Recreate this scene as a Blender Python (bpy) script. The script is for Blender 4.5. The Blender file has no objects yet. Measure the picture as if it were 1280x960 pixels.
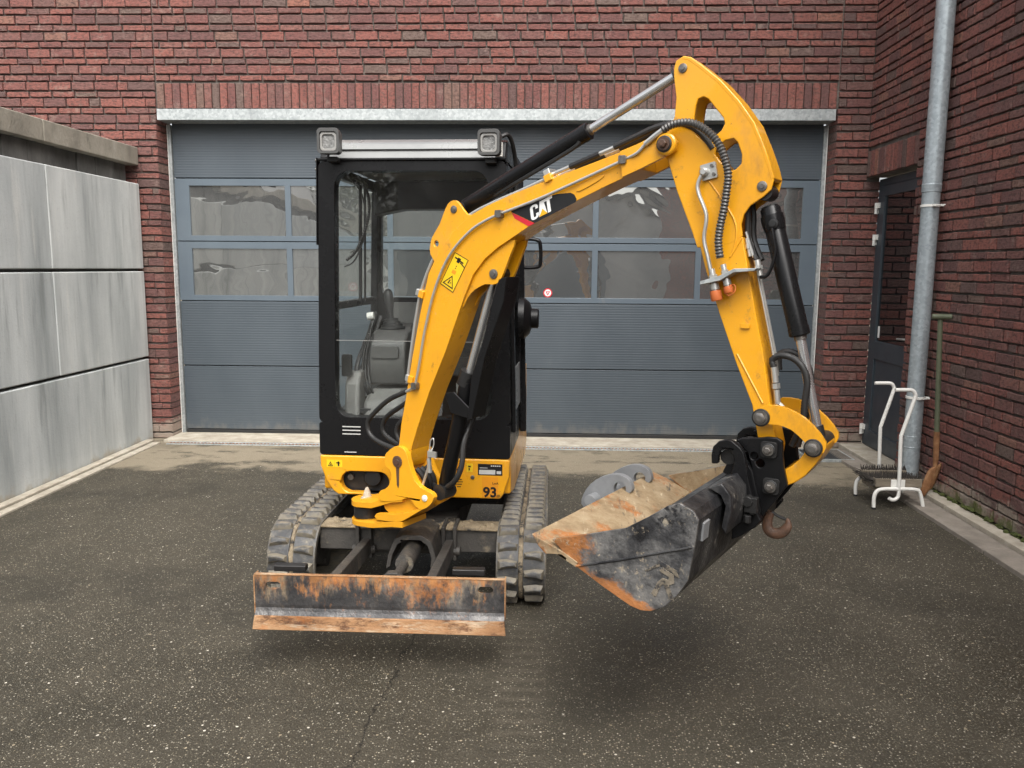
import bpy, bmesh, math, random
from mathutils import Vector, Matrix
from mathutils.geometry import tessellate_polygon

# ------------------------------------------------------------------ camera, sky, sun, exposure
scene = bpy.context.scene
COL = scene.collection
rad = math.radians
PITCH, YAW, ROLL, FPX = 0.142289, -0.032982, -0.006955, 1015.43
CAMLOC = Vector((0, 0, 1.6))
def cam_matrix():
    B = Matrix(((1, 0, 0), (0, 0, 1), (0, -1, 0)))
    cp, sp, cy, sy, cr, sr = math.cos(PITCH), math.sin(PITCH), math.cos(YAW), math.sin(YAW), math.cos(ROLL), math.sin(ROLL)
    Rx = Matrix(((1, 0, 0), (0, cp, sp), (0, -sp, cp)))
    Rz = Matrix(((cy, sy, 0), (-sy, cy, 0), (0, 0, 1)))
    Rr = Matrix(((cr, -sr, 0), (sr, cr, 0), (0, 0, 1)))
    return Rz @ Rx @ B @ Rr
RC = cam_matrix()
cam_data = bpy.data.cameras.new("camera")
cam = bpy.data.objects.new("camera", cam_data)
COL.objects.link(cam)
cam_data.sensor_width = 36.0
cam_data.lens = 36.0 * FPX / 1280.0
cam_data.clip_start = 0.05
cam_data.clip_end = 500
m3 = Matrix((RC.col[0], -RC.col[1], -RC.col[2])).transposed()
cam.matrix_world = Matrix.Translation(CAMLOC) @ m3.to_4x4()
scene.camera = cam

SUN_EL, SUN_AZ = rad(54), rad(164)          # overcast: the brightest sky lies high behind the photographer
world = bpy.data.worlds.new("World")
scene.world = world
world.use_nodes = True
wn = world.node_tree
wn.nodes.clear()
sky = wn.nodes.new("ShaderNodeTexSky")
sky.sky_type = 'NISHITA'
sky.sun_disc = False
sky.sun_elevation = SUN_EL
sky.sun_rotation = SUN_AZ
sky.air_density = 1.0
sky.dust_density = 6.0
sky.ozone_density = 1.0
hs = wn.nodes.new("ShaderNodeHueSaturation")
hs.inputs["Saturation"].default_value = 0.22
bg = wn.nodes.new("ShaderNodeBackground")
bg.inputs["Strength"].default_value = 0.15
wo = wn.nodes.new("ShaderNodeOutputWorld")
wn.links.new(sky.outputs[0], hs.inputs["Color"])
wn.links.new(hs.outputs[0], bg.inputs["Color"])
wn.links.new(bg.outputs[0], wo.inputs[0])

sun_data = bpy.data.lights.new("sun", 'SUN')
sun_data.energy = 1.25
sun_data.angle = rad(75)
sun_data.color = (1.0, 0.965, 0.91)
sun = bpy.data.objects.new("sun", sun_data)
COL.objects.link(sun)
sd = Vector((math.sin(SUN_AZ) * math.cos(SUN_EL), math.cos(SUN_AZ) * math.cos(SUN_EL), math.sin(SUN_EL)))
sun.rotation_euler = sd.to_track_quat('Z', 'Y').to_euler()
sun.location = (0, -4, 9)

vs = scene.view_settings
vs.view_transform = 'Standard'
vs.look = 'None'
vs.exposure = 1.15
vs.gamma = 1.0
vs.use_curve_mapping = False
scene.cycles.max_bounces = 6
scene.cycles.diffuse_bounces = 3
scene.cycles.glossy_bounces = 3
scene.cycles.transparent_max_bounces = 10

rng = random.Random(11)

# ------------------------------------------------------------------ node helpers
class N:
    def __init__(self, name):
        self.m = bpy.data.materials.new(name)
        self.m.use_nodes = True
        self.t = self.m.node_tree
        self.b = self.t.nodes["Principled BSDF"]
        self.out = self.t.nodes["Material Output"]
        self.pos = None
    def n(self, typ, **kw):
        x = self.t.nodes.new(typ)
        for k, v in kw.items():
            setattr(x, k, v)
        return x
    def l(self, a, b):
        self.t.links.new(a, b)
    def P(self):
        if self.pos is None:
            self.pos = self.n("ShaderNodeNewGeometry").outputs["Position"]
        return self.pos
    def vec(self, stretch=(1, 1, 1), off=(0, 0, 0), src=None):
        mp = self.n("ShaderNodeMapping")
        mp.inputs["Scale"].default_value = stretch
        mp.inputs["Location"].default_value = off
        self.l(src or self.P(), mp.inputs["Vector"])
        return mp.outputs[0]
    def noise(self, scale, detail=5, rough=.55, stretch=(1, 1, 1), off=(0, 0, 0), src=None, dist=0):
        x = self.n("ShaderNodeTexNoise")
        x.inputs["Scale"].default_value = scale
        x.inputs["Detail"].default_value = detail
        x.inputs["Roughness"].default_value = rough
        x.inputs["Distortion"].default_value = dist
        self.l(self.vec(stretch, off, src), x.inputs["Vector"])
        return x.outputs["Fac"]
    def voro(self, scale, stretch=(1, 1, 1), feature='F1', rnd=1.0):
        x = self.n("ShaderNodeTexVoronoi", feature=feature)
        x.inputs["Scale"].default_value = scale
        x.inputs["Randomness"].default_value = rnd
        self.l(self.vec(stretch), x.inputs["Vector"])
        return x
    def math(self, op, a, b=None, c=None, clamp=False):
        x = self.n("ShaderNodeMath", operation=op)
        x.use_clamp = clamp
        for i, v in enumerate((a, b, c)):
            if v is None:
                continue
            if isinstance(v, (int, float)):
                x.inputs[i].default_value = v
            else:
                self.l(v, x.inputs[i])
        return x.outputs[0]
    def smooth(self, v, lo, hi, a=0.0, b=1.0):
        x = self.n("ShaderNodeMapRange", interpolation_type='SMOOTHSTEP')
        self.l(v, x.inputs["Value"])
        x.inputs["From Min"].default_value = lo
        x.inputs["From Max"].default_value = hi
        x.inputs["To Min"].default_value = a
        x.inputs["To Max"].default_value = b
        return x.outputs[0]
    def ramp(self, v, stops):
        x = self.n("ShaderNodeValToRGB")
        cr = x.color_ramp
        while len(cr.elements) < len(stops):
            cr.elements.new(0.5)
        for e, (p, c) in zip(cr.elements, stops):
            e.position = p
            e.color = (*c, 1)
        self.l(v, x.inputs[0])
        return x.outputs[0]
    def mix(self, f, a, b, blend='MIX'):
        x = self.n("ShaderNodeMix", data_type='RGBA', blend_type=blend)
        for i, v in ((0, f), (6, a), (7, b)):
            if isinstance(v, tuple):
                x.inputs[i].default_value = (*v, 1)
            elif isinstance(v, (int, float)):
                x.inputs[i].default_value = v
            else:
                self.l(v, x.inputs[i])
        return x.outputs[2]
    def sep(self):
        x = self.n("ShaderNodeSeparateXYZ")
        self.l(self.P(), x.inputs[0])
        return x.outputs
    def bump(self, h, strength=.3, dist=.01):
        x = self.n("ShaderNodeBump")
        x.inputs["Strength"].default_value = strength
        x.inputs["Distance"].default_value = dist
        self.l(h, x.inputs["Height"])
        self.l(x.outputs[0], self.b.inputs["Normal"])
        return x
    def set(self, **kw):
        for k, v in kw.items():
            s = self.b.inputs[k.replace('_', ' ')]
            if isinstance(v, (int, float)):
                s.default_value = v
            elif isinstance(v, tuple):
                s.default_value = (*v, 1) if len(v) == 3 else v
            else:
                self.l(v, s)
        return self

def pmat(name, stops, scale=6, detail=6, rough=.5, rvar=.12, bump=0, bscale=60, stretch=(1, 1, 1), metal=0.0, layers=(), coat=0.0, spec=.5):
    """paint / metal / stone: noise -> ramp, then optional layers (colour, scale, lo, hi, stretch, roughness, (ax,ay,az,c,w))"""
    k = N(name)
    f = k.noise(scale, min(detail, 6), .66, stretch)
    col = k.ramp(f, stops)
    rg = k.smooth(f, .3, .7, rough + rvar, rough - rvar)
    mt = metal
    for L in layers:
        c, s, lo, hi = L[:4]
        st = L[4] if len(L) > 4 and L[4] else (1, 1, 1)
        v = k.noise(s, 6, .74, st, (5.3, 2.1, 9.7))
        if len(L) > 6 and L[6]:
            ax, ay, az, c0, w = L[6]
            d = k.n("ShaderNodeVectorMath", operation='DOT_PRODUCT')
            k.l(k.P(), d.inputs[0])
            d.inputs[1].default_value = (ax, ay, az)
            g = k.math('MULTIPLY', k.math('SUBTRACT', d.outputs["Value"], c0), w)
            v = k.math('ADD', v, k.math('MINIMUM', k.math('MAXIMUM', g, -.5), .5))
        fac = k.smooth(v, lo, hi)
        cc = k.mix(k.smooth(f, .3, .7), tuple(x * .62 for x in c), tuple(min(1, x * 1.3) for x in c))
        col = k.mix(fac, col, cc)
        if len(L) > 5 and L[5] is not None:
            mx = k.n("ShaderNodeMix", data_type='FLOAT')
            k.l(fac, mx.inputs[0]); k.l(rg, mx.inputs[2]); mx.inputs[3].default_value = L[5]
            rg = mx.outputs[0]
            if metal:
                mm = k.n("ShaderNodeMix", data_type='FLOAT')
                k.l(fac, mm.inputs[0])
                if isinstance(mt, (int, float)): mm.inputs[2].default_value = mt
                else: k.l(mt, mm.inputs[2])
                mm.inputs[3].default_value = 0.0
                mt = mm.outputs[0]
    k.set(Base_Color=col, Roughness=rg, Metallic=mt, Coat_Weight=coat, Specular_IOR_Level=spec)
    if bump:
        k.bump(k.noise(bscale, 3, .6, stretch), bump, .01)
    return k.m

def flat(name, c, rough=.5, metal=0, **kw):
    v = .88
    return pmat(name, [(.3, tuple(x * v for x in c)), (.7, c)], 9, 5, rough, .06, metal=metal, **kw)

def glass(name, tint=(.955, .97, .965), dust=.006, refl=.9):
    k = N(name)
    tr = k.n("ShaderNodeBsdfTransparent"); tr.inputs[0].default_value = (*tint, 1)
    gl = k.n("ShaderNodeBsdfGlossy"); gl.inputs["Roughness"].default_value = .02
    gl.inputs["Color"].default_value = (refl, refl, refl, 1)
    fr = k.n("ShaderNodeLayerWeight"); fr.inputs[0].default_value = .5
    fz = k.math('ADD', k.math('MULTIPLY', k.math('POWER', fr.outputs["Facing"], 5.0), .28), .03)
    mx = k.n("ShaderNodeMixShader"); k.l(fz, mx.inputs[0]); k.l(tr.outputs[0], mx.inputs[1]); k.l(gl.outputs[0], mx.inputs[2])
    df = k.n("ShaderNodeBsdfDiffuse"); df.inputs[0].default_value = (.6, .58, .54, 1)
    mx2 = k.n("ShaderNodeMixShader")
    k.l(k.smooth(k.noise(5, 7, .7), .35, .8, dust * .4, dust * 1.8), mx2.inputs[0]); k.l(mx.outputs[0], mx2.inputs[1]); k.l(df.outputs[0], mx2.inputs[2])
    k.l(mx2.outputs[0], k.out.inputs[0])
    return k.m

# ------------------------------------------------------------------ materials
M = {}
def brick_mat(name, joined):
    k = N(name)
    if joined:
        r = k.n("ShaderNodeNewGeometry").outputs["Random Per Island"]
    else:
        r = k.n("ShaderNodeObjectInfo").outputs["Random"]
    base = k.ramp(r, [(0, (.225, .086, .070)), (.22, (.275, .104, .083)), (.42, (.195, .082, .073)), (.60, (.155, .078, .072)), (.76, (.25, .112, .092)), (.89, (.135, .082, .075)), (.96, (.17, .120, .10)), (1, (.30, .130, .092))])
    n1 = k.noise(34, 4, .7, (1, 1, 1.6))
    col = k.mix(k.smooth(n1, .44, .66, 0, .8), base, (.080, .050, .045))
    n2 = k.noise(11, 4, .7, (1, 1, 1), (4, 4, 4))
    col = k.mix(k.smooth(n2, .56, .72, 0, .5), col, (.30, .21, .175))
    n3 = k.noise(170, 3, .6)
    col = k.mix(k.smooth(n3, .60, .74, 0, .55), col, (.42, .33, .28))
    x, y, z = k.sep()
    # moss and lime bloom along the foot of the wall
    foot = k.math('ADD', k.noise(4.5, 6, .7, (1, 1, 1.2)), k.math('MULTIPLY', k.math('SUBTRACT', .26, z), 1.3))
    col = k.mix(k.smooth(foot, .58, .74, 0, .6), col, (.40, .36, .29))
    foot2 = k.math('ADD', k.noise(9, 6, .7, (1, 1, 1), (7, 2, 1)), k.math('MULTIPLY', k.math('SUBTRACT', .17, z), 2.6))
    my = k.math('MULTIPLY', k.smooth(x, 2.6, 2.7), k.smooth(y, 5.9, 5.6))
    col = k.mix(k.math('MULTIPLY', k.smooth(foot2, .60, .80, 0, .85), my), col, (.085, .105, .022))
    k.set(Base_Color=col, Roughness=k.smooth(n1, .3, .7, .75, .92), Specular_IOR_Level=.3)
    k.bump(k.math('ADD', k.noise(42, 4, .75, (1, 1, 2.2)), k.math('MULTIPLY', n3, .35)), 1.0, .014)
    return k.m
M['brick'] = brick_mat("brick_single", False)
M['brick_j'] = brick_mat("brick_joined", True)
M['mortar'] = pmat("mortar", [(.3, (.075, .064, .056)), (.7, (.17, .15, .13))], 14, 6, .9, .05, .5, 160)

def far_brick():
    k = N("brick_far")
    bt = k.n("ShaderNodeTexBrick")
    bt.inputs["Scale"].default_value = 1
    bt.inputs["Brick Width"].default_value = .217
    bt.inputs["Row Height"].default_value = .0695
    bt.inputs["Mortar Size"].default_value = .006
    bt.inputs["Color1"].default_value = (.25, .07, .05, 1)
    bt.inputs["Color2"].default_value = (.13, .06, .05, 1)
    bt.inputs["Mortar"].default_value = (.1, .085, .075, 1)
    x, y, z = k.sep()
    cb = k.n("ShaderNodeCombineXYZ"); k.l(k.math('ADD', x, y), cb.inputs[0]); k.l(z, cb.inputs[1])
    k.l(cb.outputs[0], bt.inputs["Vector"])
    k.set(Base_Color=bt.outputs[0], Roughness=.85)
    return k.m
M['brick_far'] = far_brick()

def asphalt():
    k = N("asphalt")
    x, y, z = k.sep()
    v = k.voro(128)
    sc = k.n("ShaderNodeSeparateColor"); k.l(v.outputs["Color"], sc.inputs[0])
    v2 = k.voro(48)
    sc2 = k.n("ShaderNodeSeparateColor"); k.l(v2.outputs["Color"], sc2.inputs[0])
    big = k.noise(.55, 4, .6)
    mid = k.noise(3.2, 5, .68, (1, 1, 1), (2, 5, 0))
    tone = k.ramp(big, [(.32, (.031, .027, .019)), (.5, (.043, .0375, .027)), (.7, (.058, .051, .037))])
    tone = k.mix(k.smooth(mid, .35, .75, 0, .55), tone, (.072, .062, .045))
    # binder between the stones, stones of differing tone
    st = k.mix(sc.outputs[1], (.020, .0175, .013), (.175, .155, .112))
    stone = k.smooth(v.outputs["Distance"], .50, .30)
    col = k.mix(k.math('MULTIPLY', stone, .62), tone, st)
    lite = k.math('MULTIPLY', k.math('GREATER_THAN', sc.outputs[0], .83), k.smooth(v.outputs["Distance"], .46, .26))
    col = k.mix(k.math('MULTIPLY', lite, .85), col, k.mix(sc.outputs[2], (.24, .20, .135), (.50, .46, .37)))
    lite2 = k.math('MULTIPLY', k.math('GREATER_THAN', sc2.outputs[0], .945), k.smooth(v2.outputs["Distance"], .29, .17))
    col = k.mix(lite2, col, k.mix(sc2.outputs[2], (.30, .25, .17), (.58, .54, .46)))
    # dry dusty band in front of the door, its edge ragged
    e = k.math('ADD', y, k.math('MULTIPLY', k.math('SUBTRACT', k.noise(1.1, 6, .65, (1, 1.2, 1), (9, 0, 0)), .5), 1.9))
    xr = k.math('ADD', e, k.math('MULTIPLY', k.smooth(x, .3, 2.2), .25))
    dry = k.smooth(xr, 6.12, 6.40)
    wet = k.math('MULTIPLY', k.smooth(k.noise(2.2, 5, .72, (1, 2.4, 1), (1, 8, 0)), .53, .63), .8)
    dry = k.math('MULTIPLY', dry, k.math('SUBTRACT', 1.0, wet))
    dcol = k.mix(k.noise(90, 4, .7), (.19, .158, .108), (.35, .30, .22))
    col = k.mix(k.math('MULTIPLY', dry, .82), col, dcol)
    # dried muddy track print in front of the right hand track
    tx = k.math('MULTIPLY', k.smooth(x, -.17, -.12), k.smooth(x, .06, .01))
    ty = k.math('MULTIPLY', k.smooth(y, 2.3, 2.7), k.smooth(y, 3.6, 3.5))
    sw = k.math('SINE', k.math('MULTIPLY', k.math('ADD', y, k.math('MULTIPLY', mid, .04)), 84))
    pr = k.math('MULTIPLY', k.math('MULTIPLY', tx, ty), k.smooth(k.math('ADD', sw, k.math('MULTIPLY', k.noise(7, 4), 2)), .6, 1.9, .12, .75))
    col = k.mix(k.math('MULTIPLY', pr, .26), col, (.17, .145, .11))
    # crack running from the blade towards the camera
    wob = k.math('MULTIPLY', k.math('SUBTRACT', k.noise(5, 6, .75, (1, 1, 1), (0, 3, 0)), .5), .16)
    cx = k.math('ADD', k.math('ADD', k.math('MULTIPLY', k.math('SUBTRACT', y, 2.3), .068), -.61), wob)
    cd = k.math('ABSOLUTE', k.math('SUBTRACT', x, cx))
    crack = k.math('MULTIPLY', k.smooth(cd, .0055, .0015), k.smooth(y, 3.6, 3.3))
    col = k.mix(k.math('MULTIPLY', crack, .85), col, (.008, .007, .006))
    rg = k.smooth(k.math('ADD', big, k.math('MULTIPLY', mid, .5)), .5, .95, .36, .70)
    blot = k.smooth(k.noise(1.15, 5, .6, (1, 1, 1), (6, 1, 0)), .52, .66, 0, .42)
    col = k.mix(blot, col, (.021, .019, .0145))
    rgm = k.n("ShaderNodeMix", data_type='FLOAT'); k.l(dry, rgm.inputs[0]); k.l(rg, rgm.inputs[2]); rgm.inputs[3].default_value = .9
    k.set(Base_Color=col, Roughness=rgm.outputs[0], Specular_IOR_Level=.32)
    hgt = k.math('ADD', k.math('MULTIPLY', k.smooth(v.outputs["Distance"], .55, .1), .8), k.math('MULTIPLY', k.noise(220, 2), .5))
    k.bump(hgt, .75, .006)
    return k.m
M['asphalt'] = asphalt()

def concrete_panel():
    k = N("concrete_panel")
    oi = k.n("ShaderNodeObjectInfo").outputs["Random"]
    s1 = k.noise(2.0, 5, .62, (1, 1.6, .2))
    s2 = k.noise(5, 5, .65, (1, 1.9, .16), (3, 3, 3))
    bl = k.noise(1.3, 5, .6, (1, 1, 1), (8, 1, 1))
    col = k.ramp(s1, [(.28, (.27, .29, .29)), (.46, (.42, .44, .44)), (.66, (.56, .58, .575))])
    zz = k.sep()[2]
    drip = k.math('FRACT', k.math('DIVIDE', k.math('ADD', zz, .02), .7795))
    dark = k.math('MULTIPLY', k.smooth(s2, .50, .68, 0, .62), k.smooth(drip, .1, .95, .25, 1.0))
    col = k.mix(dark, col, (.165, .178, .176))
    col = k.mix(k.smooth(s2, .42, .28, 0, .5), col, (.62, .62, .59))
    col = k.mix(k.smooth(bl, .45, .7, 0, .5), col, (.36, .38, .385))
    tint = k.mix(oi, (.90, .92, .93), (1.06, 1.05, 1.02))
    col = k.mix(1.0, col, tint, 'MULTIPLY')
    col = k.mix(k.smooth(k.noise(60, 5, .7), .55, .75, 0, .3), col, (.16, .16, .15))
    x, y, z = k.sep()
    ft = k.math('ADD', k.noise(5, 6, .7), k.math('MULTIPLY', k.math('SUBTRACT', .12, z), 2.2))
    col = k.mix(k.smooth(ft, .55, .8, 0, .7), col, (.34, .29, .21))
    k.set(Base_Color=col, Roughness=.7, Specular_IOR_Level=.35)
    k.bump(k.math('ADD', k.noise(60, 6, .7), k.math('MULTIPLY', k.noise(5, 3), .8)), .25, .008)
    return k.m
M['concrete'] = concrete_panel()
M['coping'] = pmat("coping_concrete", [(.3, (.17, .155, .125)), (.55, (.29, .265, .215)), (.75, (.40, .375, .32))], 3.2, 7, .85, .06, .5, 70, (1, 1, .6), layers=[((.07, .07, .055), 5, .58, .72, (1, 1, .4), .9)])
M['post_concrete'] = pmat("damp_concrete", [(.3, (.05, .05, .045)), (.7, (.13, .125, .115))], 6, 7, .85, .06, .3, 60, (1, 1, .4))
M['kerb'] = pmat("kerb_concrete", [(.3, (.27, .235, .185)), (.55, (.40, .36, .29)), (.75, (.50, .46, .39))], 7, 7, .85, .06, .4, 120, layers=[((.12, .11, .085), 3.5, .60, .78, None, .85)])
M['paving'] = pmat("paving_concrete", [(.3, (.165, .145, .12)), (.55, (.24, .21, .175)), (.75, (.31, .28, .24))], 5, 7, .85, .06, .4, 110, layers=[((.09, .085, .06), 6, .6, .8, None, .85)])
M['moss'] = pmat("moss", [(.3, (.03, .04, .008)), (.7, (.10, .12, .025))], 60, 5, .95, .02, 1, 300)
M['soil'] = flat("soil_gap", (.02, .018, .014), .95)

def door_panel(name="garage_panel"):
    k = N(name)
    x, y, z = k.sep()
    nn = k.noise(1.6, 5, .6, (1, 1, .5))
    col = k.ramp(nn, [(.3, (.056, .070, .083)), (.7, (.070, .086, .100))])
    col = k.mix(k.smooth(k.noise(3, 6, .7, (1, 1, .25), (2, 2, 2)), .58, .8, 0, .4), col, (.16, .165, .16))
    ft = k.math('ADD', k.noise(9, 6, .7, (1, 1, .5)), k.math('MULTIPLY', k.math('SUBTRACT', .2, z), 2.0))
    col = k.mix(k.smooth(ft, .6, .9, 0, .35), col, (.2, .18, .15))
    k.set(Base_Color=col, Roughness=k.smooth(nn, .3, .7, .38, .52), Specular_IOR_Level=.5)
    tri = k.math('PINGPONG', z, .0115)
    k.bump(k.smooth(tri, .002, .0095), .26, .003)
    return k.m
M['door_panel'] = door_panel()
M['door_frame'] = pmat("garage_frame_sheen", [(.3, (.092, .118, .142)), (.7, (.118, .146, .170))], 2.2, 5, .34, .06, layers=[((.24, .235, .22), 7, .62, .85, (1, 1, .3), .6)])  # lighter blue than the panels: the frame's reflection is put into the colour
M['seam'] = flat("dark_seam", (.012, .014, .016), .7)

def pane_mat():
    k = N("acrylic_pane")
    gl = k.n("ShaderNodeBsdfGlossy"); gl.inputs["Roughness"].default_value = .015; gl.inputs["Color"].default_value = (.62, .63, .61, 1)
    df = k.n("ShaderNodeBsdfPrincipled"); df.inputs["Roughness"].default_value = .35
    k.l(k.mix(k.smooth(k.noise(2.1, 6, .7, (1, 1, .6)), .35, .75), (.095, .098, .097), (.15, .152, .146)), df.inputs["Base Color"])
    oi = k.n("ShaderNodeObjectInfo").outputs["Random"]
    off = k.n("ShaderNodeCombineXYZ"); k.l(k.math('MULTIPLY', oi, 37), off.inputs[0]); k.l(k.math('MULTIPLY', oi, 19), off.inputs[2])
    av = k.n("ShaderNodeVectorMath", operation='ADD'); k.l(k.P(), av.inputs[0]); k.l(off.outputs[0], av.inputs[1])
    h = k.noise(1.55, 2.0, .45, (1, 1, 1.5), (0, 0, 0), av.outputs[0], .6)
    bp = k.n("ShaderNodeBump"); bp.inputs["Strength"].default_value = 1.0; bp.inputs["Distance"].default_value = .0085
    k.l(h, bp.inputs["Height"]); k.l(bp.outputs[0], gl.inputs["Normal"])
    mx = k.n("ShaderNodeMixShader"); mx.inputs[0].default_value = .50
    k.l(df.outputs[0], mx.inputs[1]); k.l(gl.outputs[0], mx.inputs[2]); k.l(mx.outputs[0], k.out.inputs[0])
    return k.m
M['pane'] = pane_mat()

def galv(name, a, b, rough=.42):
    k = N(name)
    v = k.voro(55)
    sc = k.n("ShaderNodeSeparateColor"); k.l(v.outputs["Color"], sc.inputs[0])
    col = k.mix(sc.outputs[0], a, b)
    col = k.mix(k.smooth(k.noise(4, 6, .7, (1, 1, .3)), .5, .75, 0, .5), col, tuple(x * .75 for x in a))
    k.set(Base_Color=col, Metallic=.35, Roughness=k.smooth(sc.outputs[1], 0, 1, rough - .08, rough + .12))
    return k.m
M['galv'] = galv("galvanised_steel", (.29, .315, .315), (.45, .475, .47))
M['zinc'] = galv("zinc_pipe", (.30, .34, .36), (.42, .47, .49), .40)

# machine
M['yellow'] = pmat("yellow_paint", [(.3, (.66, .295, .008)), (.7, (.74, .345, .010))], 2.5, 6, .30, .09, coat=.35,
    layers=[((.50, .235, .03), 5, .50, .76, (1, 1, .5), .5), ((.30, .15, .03), 12, .60, .74, None, .6), ((.07, .04, .018), 60, .66, .70, None, .7), ((.60, .46, .24), 34, .66, .74, (1, 1, .35), .7)])
M['yellow_worn'] = pmat("yellow_paint_worn", [(.3, (.66, .30, .012)), (.7, (.78, .36, .012))], 6, 6, .42, .1,
    layers=[((.11, .065, .03), 22, .66, .75, None, .7), ((.36, .22, .10), 7, .62, .8, None, .7)])
M['black'] = pmat("black_paint", [(.3, (.005, .005, .0055)), (.7, (.0095, .0095, .010))], 4, 5, .30, .1, spec=.25,
    layers=[((.055, .05, .042), 11, .72, .98, None, .7), ((.25, .23, .20), 110, .79, .85, None, .8)])
M['black_dull'] = pmat("black_steel_dusty", [(.3, (.007, .007, .007)), (.7, (.018, .0175, .017))], 7, 5, .48, .12, .1, 90,
    layers=[((.075, .064, .05), 9, .64, .9, None, .8)])
M['rubber'] = flat("black_rubber", (.018, .018, .018), .6)
M['hose'] = pmat("hose_rubber", [(.3, (.010, .010, .010)), (.7, (.022, .021, .020))], 20, 5, .5, .1, layers=[((.09, .08, .06), 15, .66, .9, None, .8)])
M['conduit'] = flat("ribbed_conduit", (.085, .082, .078), .42, .4)
M['chrome'] = flat("chrome_rod", (.66, .66, .65), .22, .85)
M['pipe_steel'] = flat("plated_pipe", (.60, .60, .57), .34, .75)
M['bolt'] = pmat("bolt_steel", [(.3, (.11, .10, .09)), (.7, (.27, .255, .235))], 40, 5, .42, .1, metal=.8, layers=[((.2, .09, .04), 60, .6, .75, None, .8)])
M['rust'] = pmat("rusty_steel", [(.3, (.13, .055, .022)), (.5, (.23, .105, .042)), (.7, (.34, .19, .09))], 16, 7, .8, .1, .5, 120)
M['rust_dark'] = pmat("rusty_hook", [(.3, (.035, .022, .015)), (.7, (.12, .06, .035))], 30, 6, .55, .1, .3, 150)
M['orange_cap'] = flat("orange_rubber", (.52, .13, .03), .6)
M['white_paint'] = pmat("white_paint", [(.3, (.66, .65, .60)), (.7, (.80, .79, .75))], 9, 5, .38, .06, layers=[((.35, .30, .22), 20, .68, .85, None, .7)])
M['white_plain'] = flat("white_print", (.82, .82, .80), .5)
M['red_print'] = flat("red_print", (.55, .015, .03), .45)
M['black_print'] = flat("black_print", (.010, .010, .011), .35)
M['yellow_print'] = flat("yellow_print", (.80, .52, .01), .45)
M['yellow_mark'] = flat("yellow_mark", (.85, .42, .01), .45)
M['orange_print'] = flat("orange_print", (.70, .27, .01), .45)
M['grey_print'] = flat("grey_print", (.50, .50, .48), .45)
M['roof'] = pmat("roof_pale_grey", [(.3, (.15, .155, .155)), (.7, (.22, .225, .22))], 3, 5, .30, .06, layers=[((.18, .17, .15), 12, .62, .85, (1, 1, .3), .6)])  # pale grey with streaky noise, for the roof and a cab door strip
M['lamp_case'] = flat("lamp_case_plastic", (.060, .060, .058), .42)
M['lamp_lens'] = pmat("lamp_lens_ribbed", [(.3, (.10, .10, .097)), (.7, (.25, .25, .24))], 50, 3, .12, .05, .4, 90)
M['lamp_ring'] = flat('lamp_reflector_ring', (.27, .265, .25), .3)
M['cab_grey'] = pmat("cab_grey_plastic", [(.3, (.055, .054, .052)), (.7, (.085, .084, .08))], 5, 6, .5, .08, layers=[((.17, .155, .125), 8, .58, .85, None, .8)])
M['cab_light'] = pmat("cab_floor_dusty", [(.3, (.10, .098, .092)), (.7, (.17, .167, .158))], 6, 6, .6, .08, layers=[((.05, .046, .04), 7, .55, .8, None, .8)])
M['seat'] = pmat("seat_vinyl", [(.3, (.010, .010, .010)), (.7, (.02, .02, .02))], 20, 5, .5, .08, .2, 200)
M['glass'] = glass("cab_glass")
def track_rubber():
    k = N("track_rubber")
    ge = k.n("ShaderNodeNewGeometry")
    nz = k.n("ShaderNodeSeparateXYZ"); k.l(ge.outputs["Normal"], nz.inputs[0])
    n1 = k.noise(14, 5, .65); n2 = k.noise(30, 4, .65, (1, 1, 1), (3, 3, 3))
    col = k.ramp(n1, [(.3, (.030, .031, .033)), (.5, (.055, .056, .058)), (.7, (.10, .10, .098))])
    edge = k.smooth(k.math('ADD', ge.outputs["Pointiness"], k.math('MULTIPLY', k.math('SUBTRACT', n2, .5), .25)), .545, .64)
    col = k.mix(k.math('MULTIPLY', edge, .65), col, (.22, .19, .135))
    top = k.smooth(k.math('ADD', nz.outputs[2], k.math('MULTIPLY', k.math('SUBTRACT', n1, .5), 1.6)), .95, 1.3)
    col = k.mix(k.math('MULTIPLY', top, .55), col, (.23, .185, .125))
    col = k.mix(k.smooth(n2, .62, .72, 0, .6), col, (.24, .20, .14))
    k.set(Base_Color=col, Roughness=k.smooth(n1, .3, .7, .42, .68))
    k.bump(k.noise(80, 4, .6), .35, .01)
    return k.m
M['track_rubber'] = track_rubber()
M['track_mud'] = pmat("track_mud", [(.3, (.13, .10, .065)), (.7, (.30, .245, .165))], 24, 6, .9, .05, .6, 160, layers=[((.025, .023, .02), 24, .50, .58, None, .7)])
M['under'] = pmat("muddy_frame_steel", [(.3, (.028, .026, .024)), (.7, (.07, .064, .056))], 7, 6, .6, .12, .3, 90,
    layers=[((.22, .18, .12), 6, .54, .76, None, .9)])
M['under_mud'] = pmat("mud_crust", [(.3, (.15, .115, .07)), (.7, (.30, .24, .155))], 16, 7, .92, .04, .8, 90, layers=[((.04, .036, .03), 8, .54, .7, None, .8)])
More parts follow.
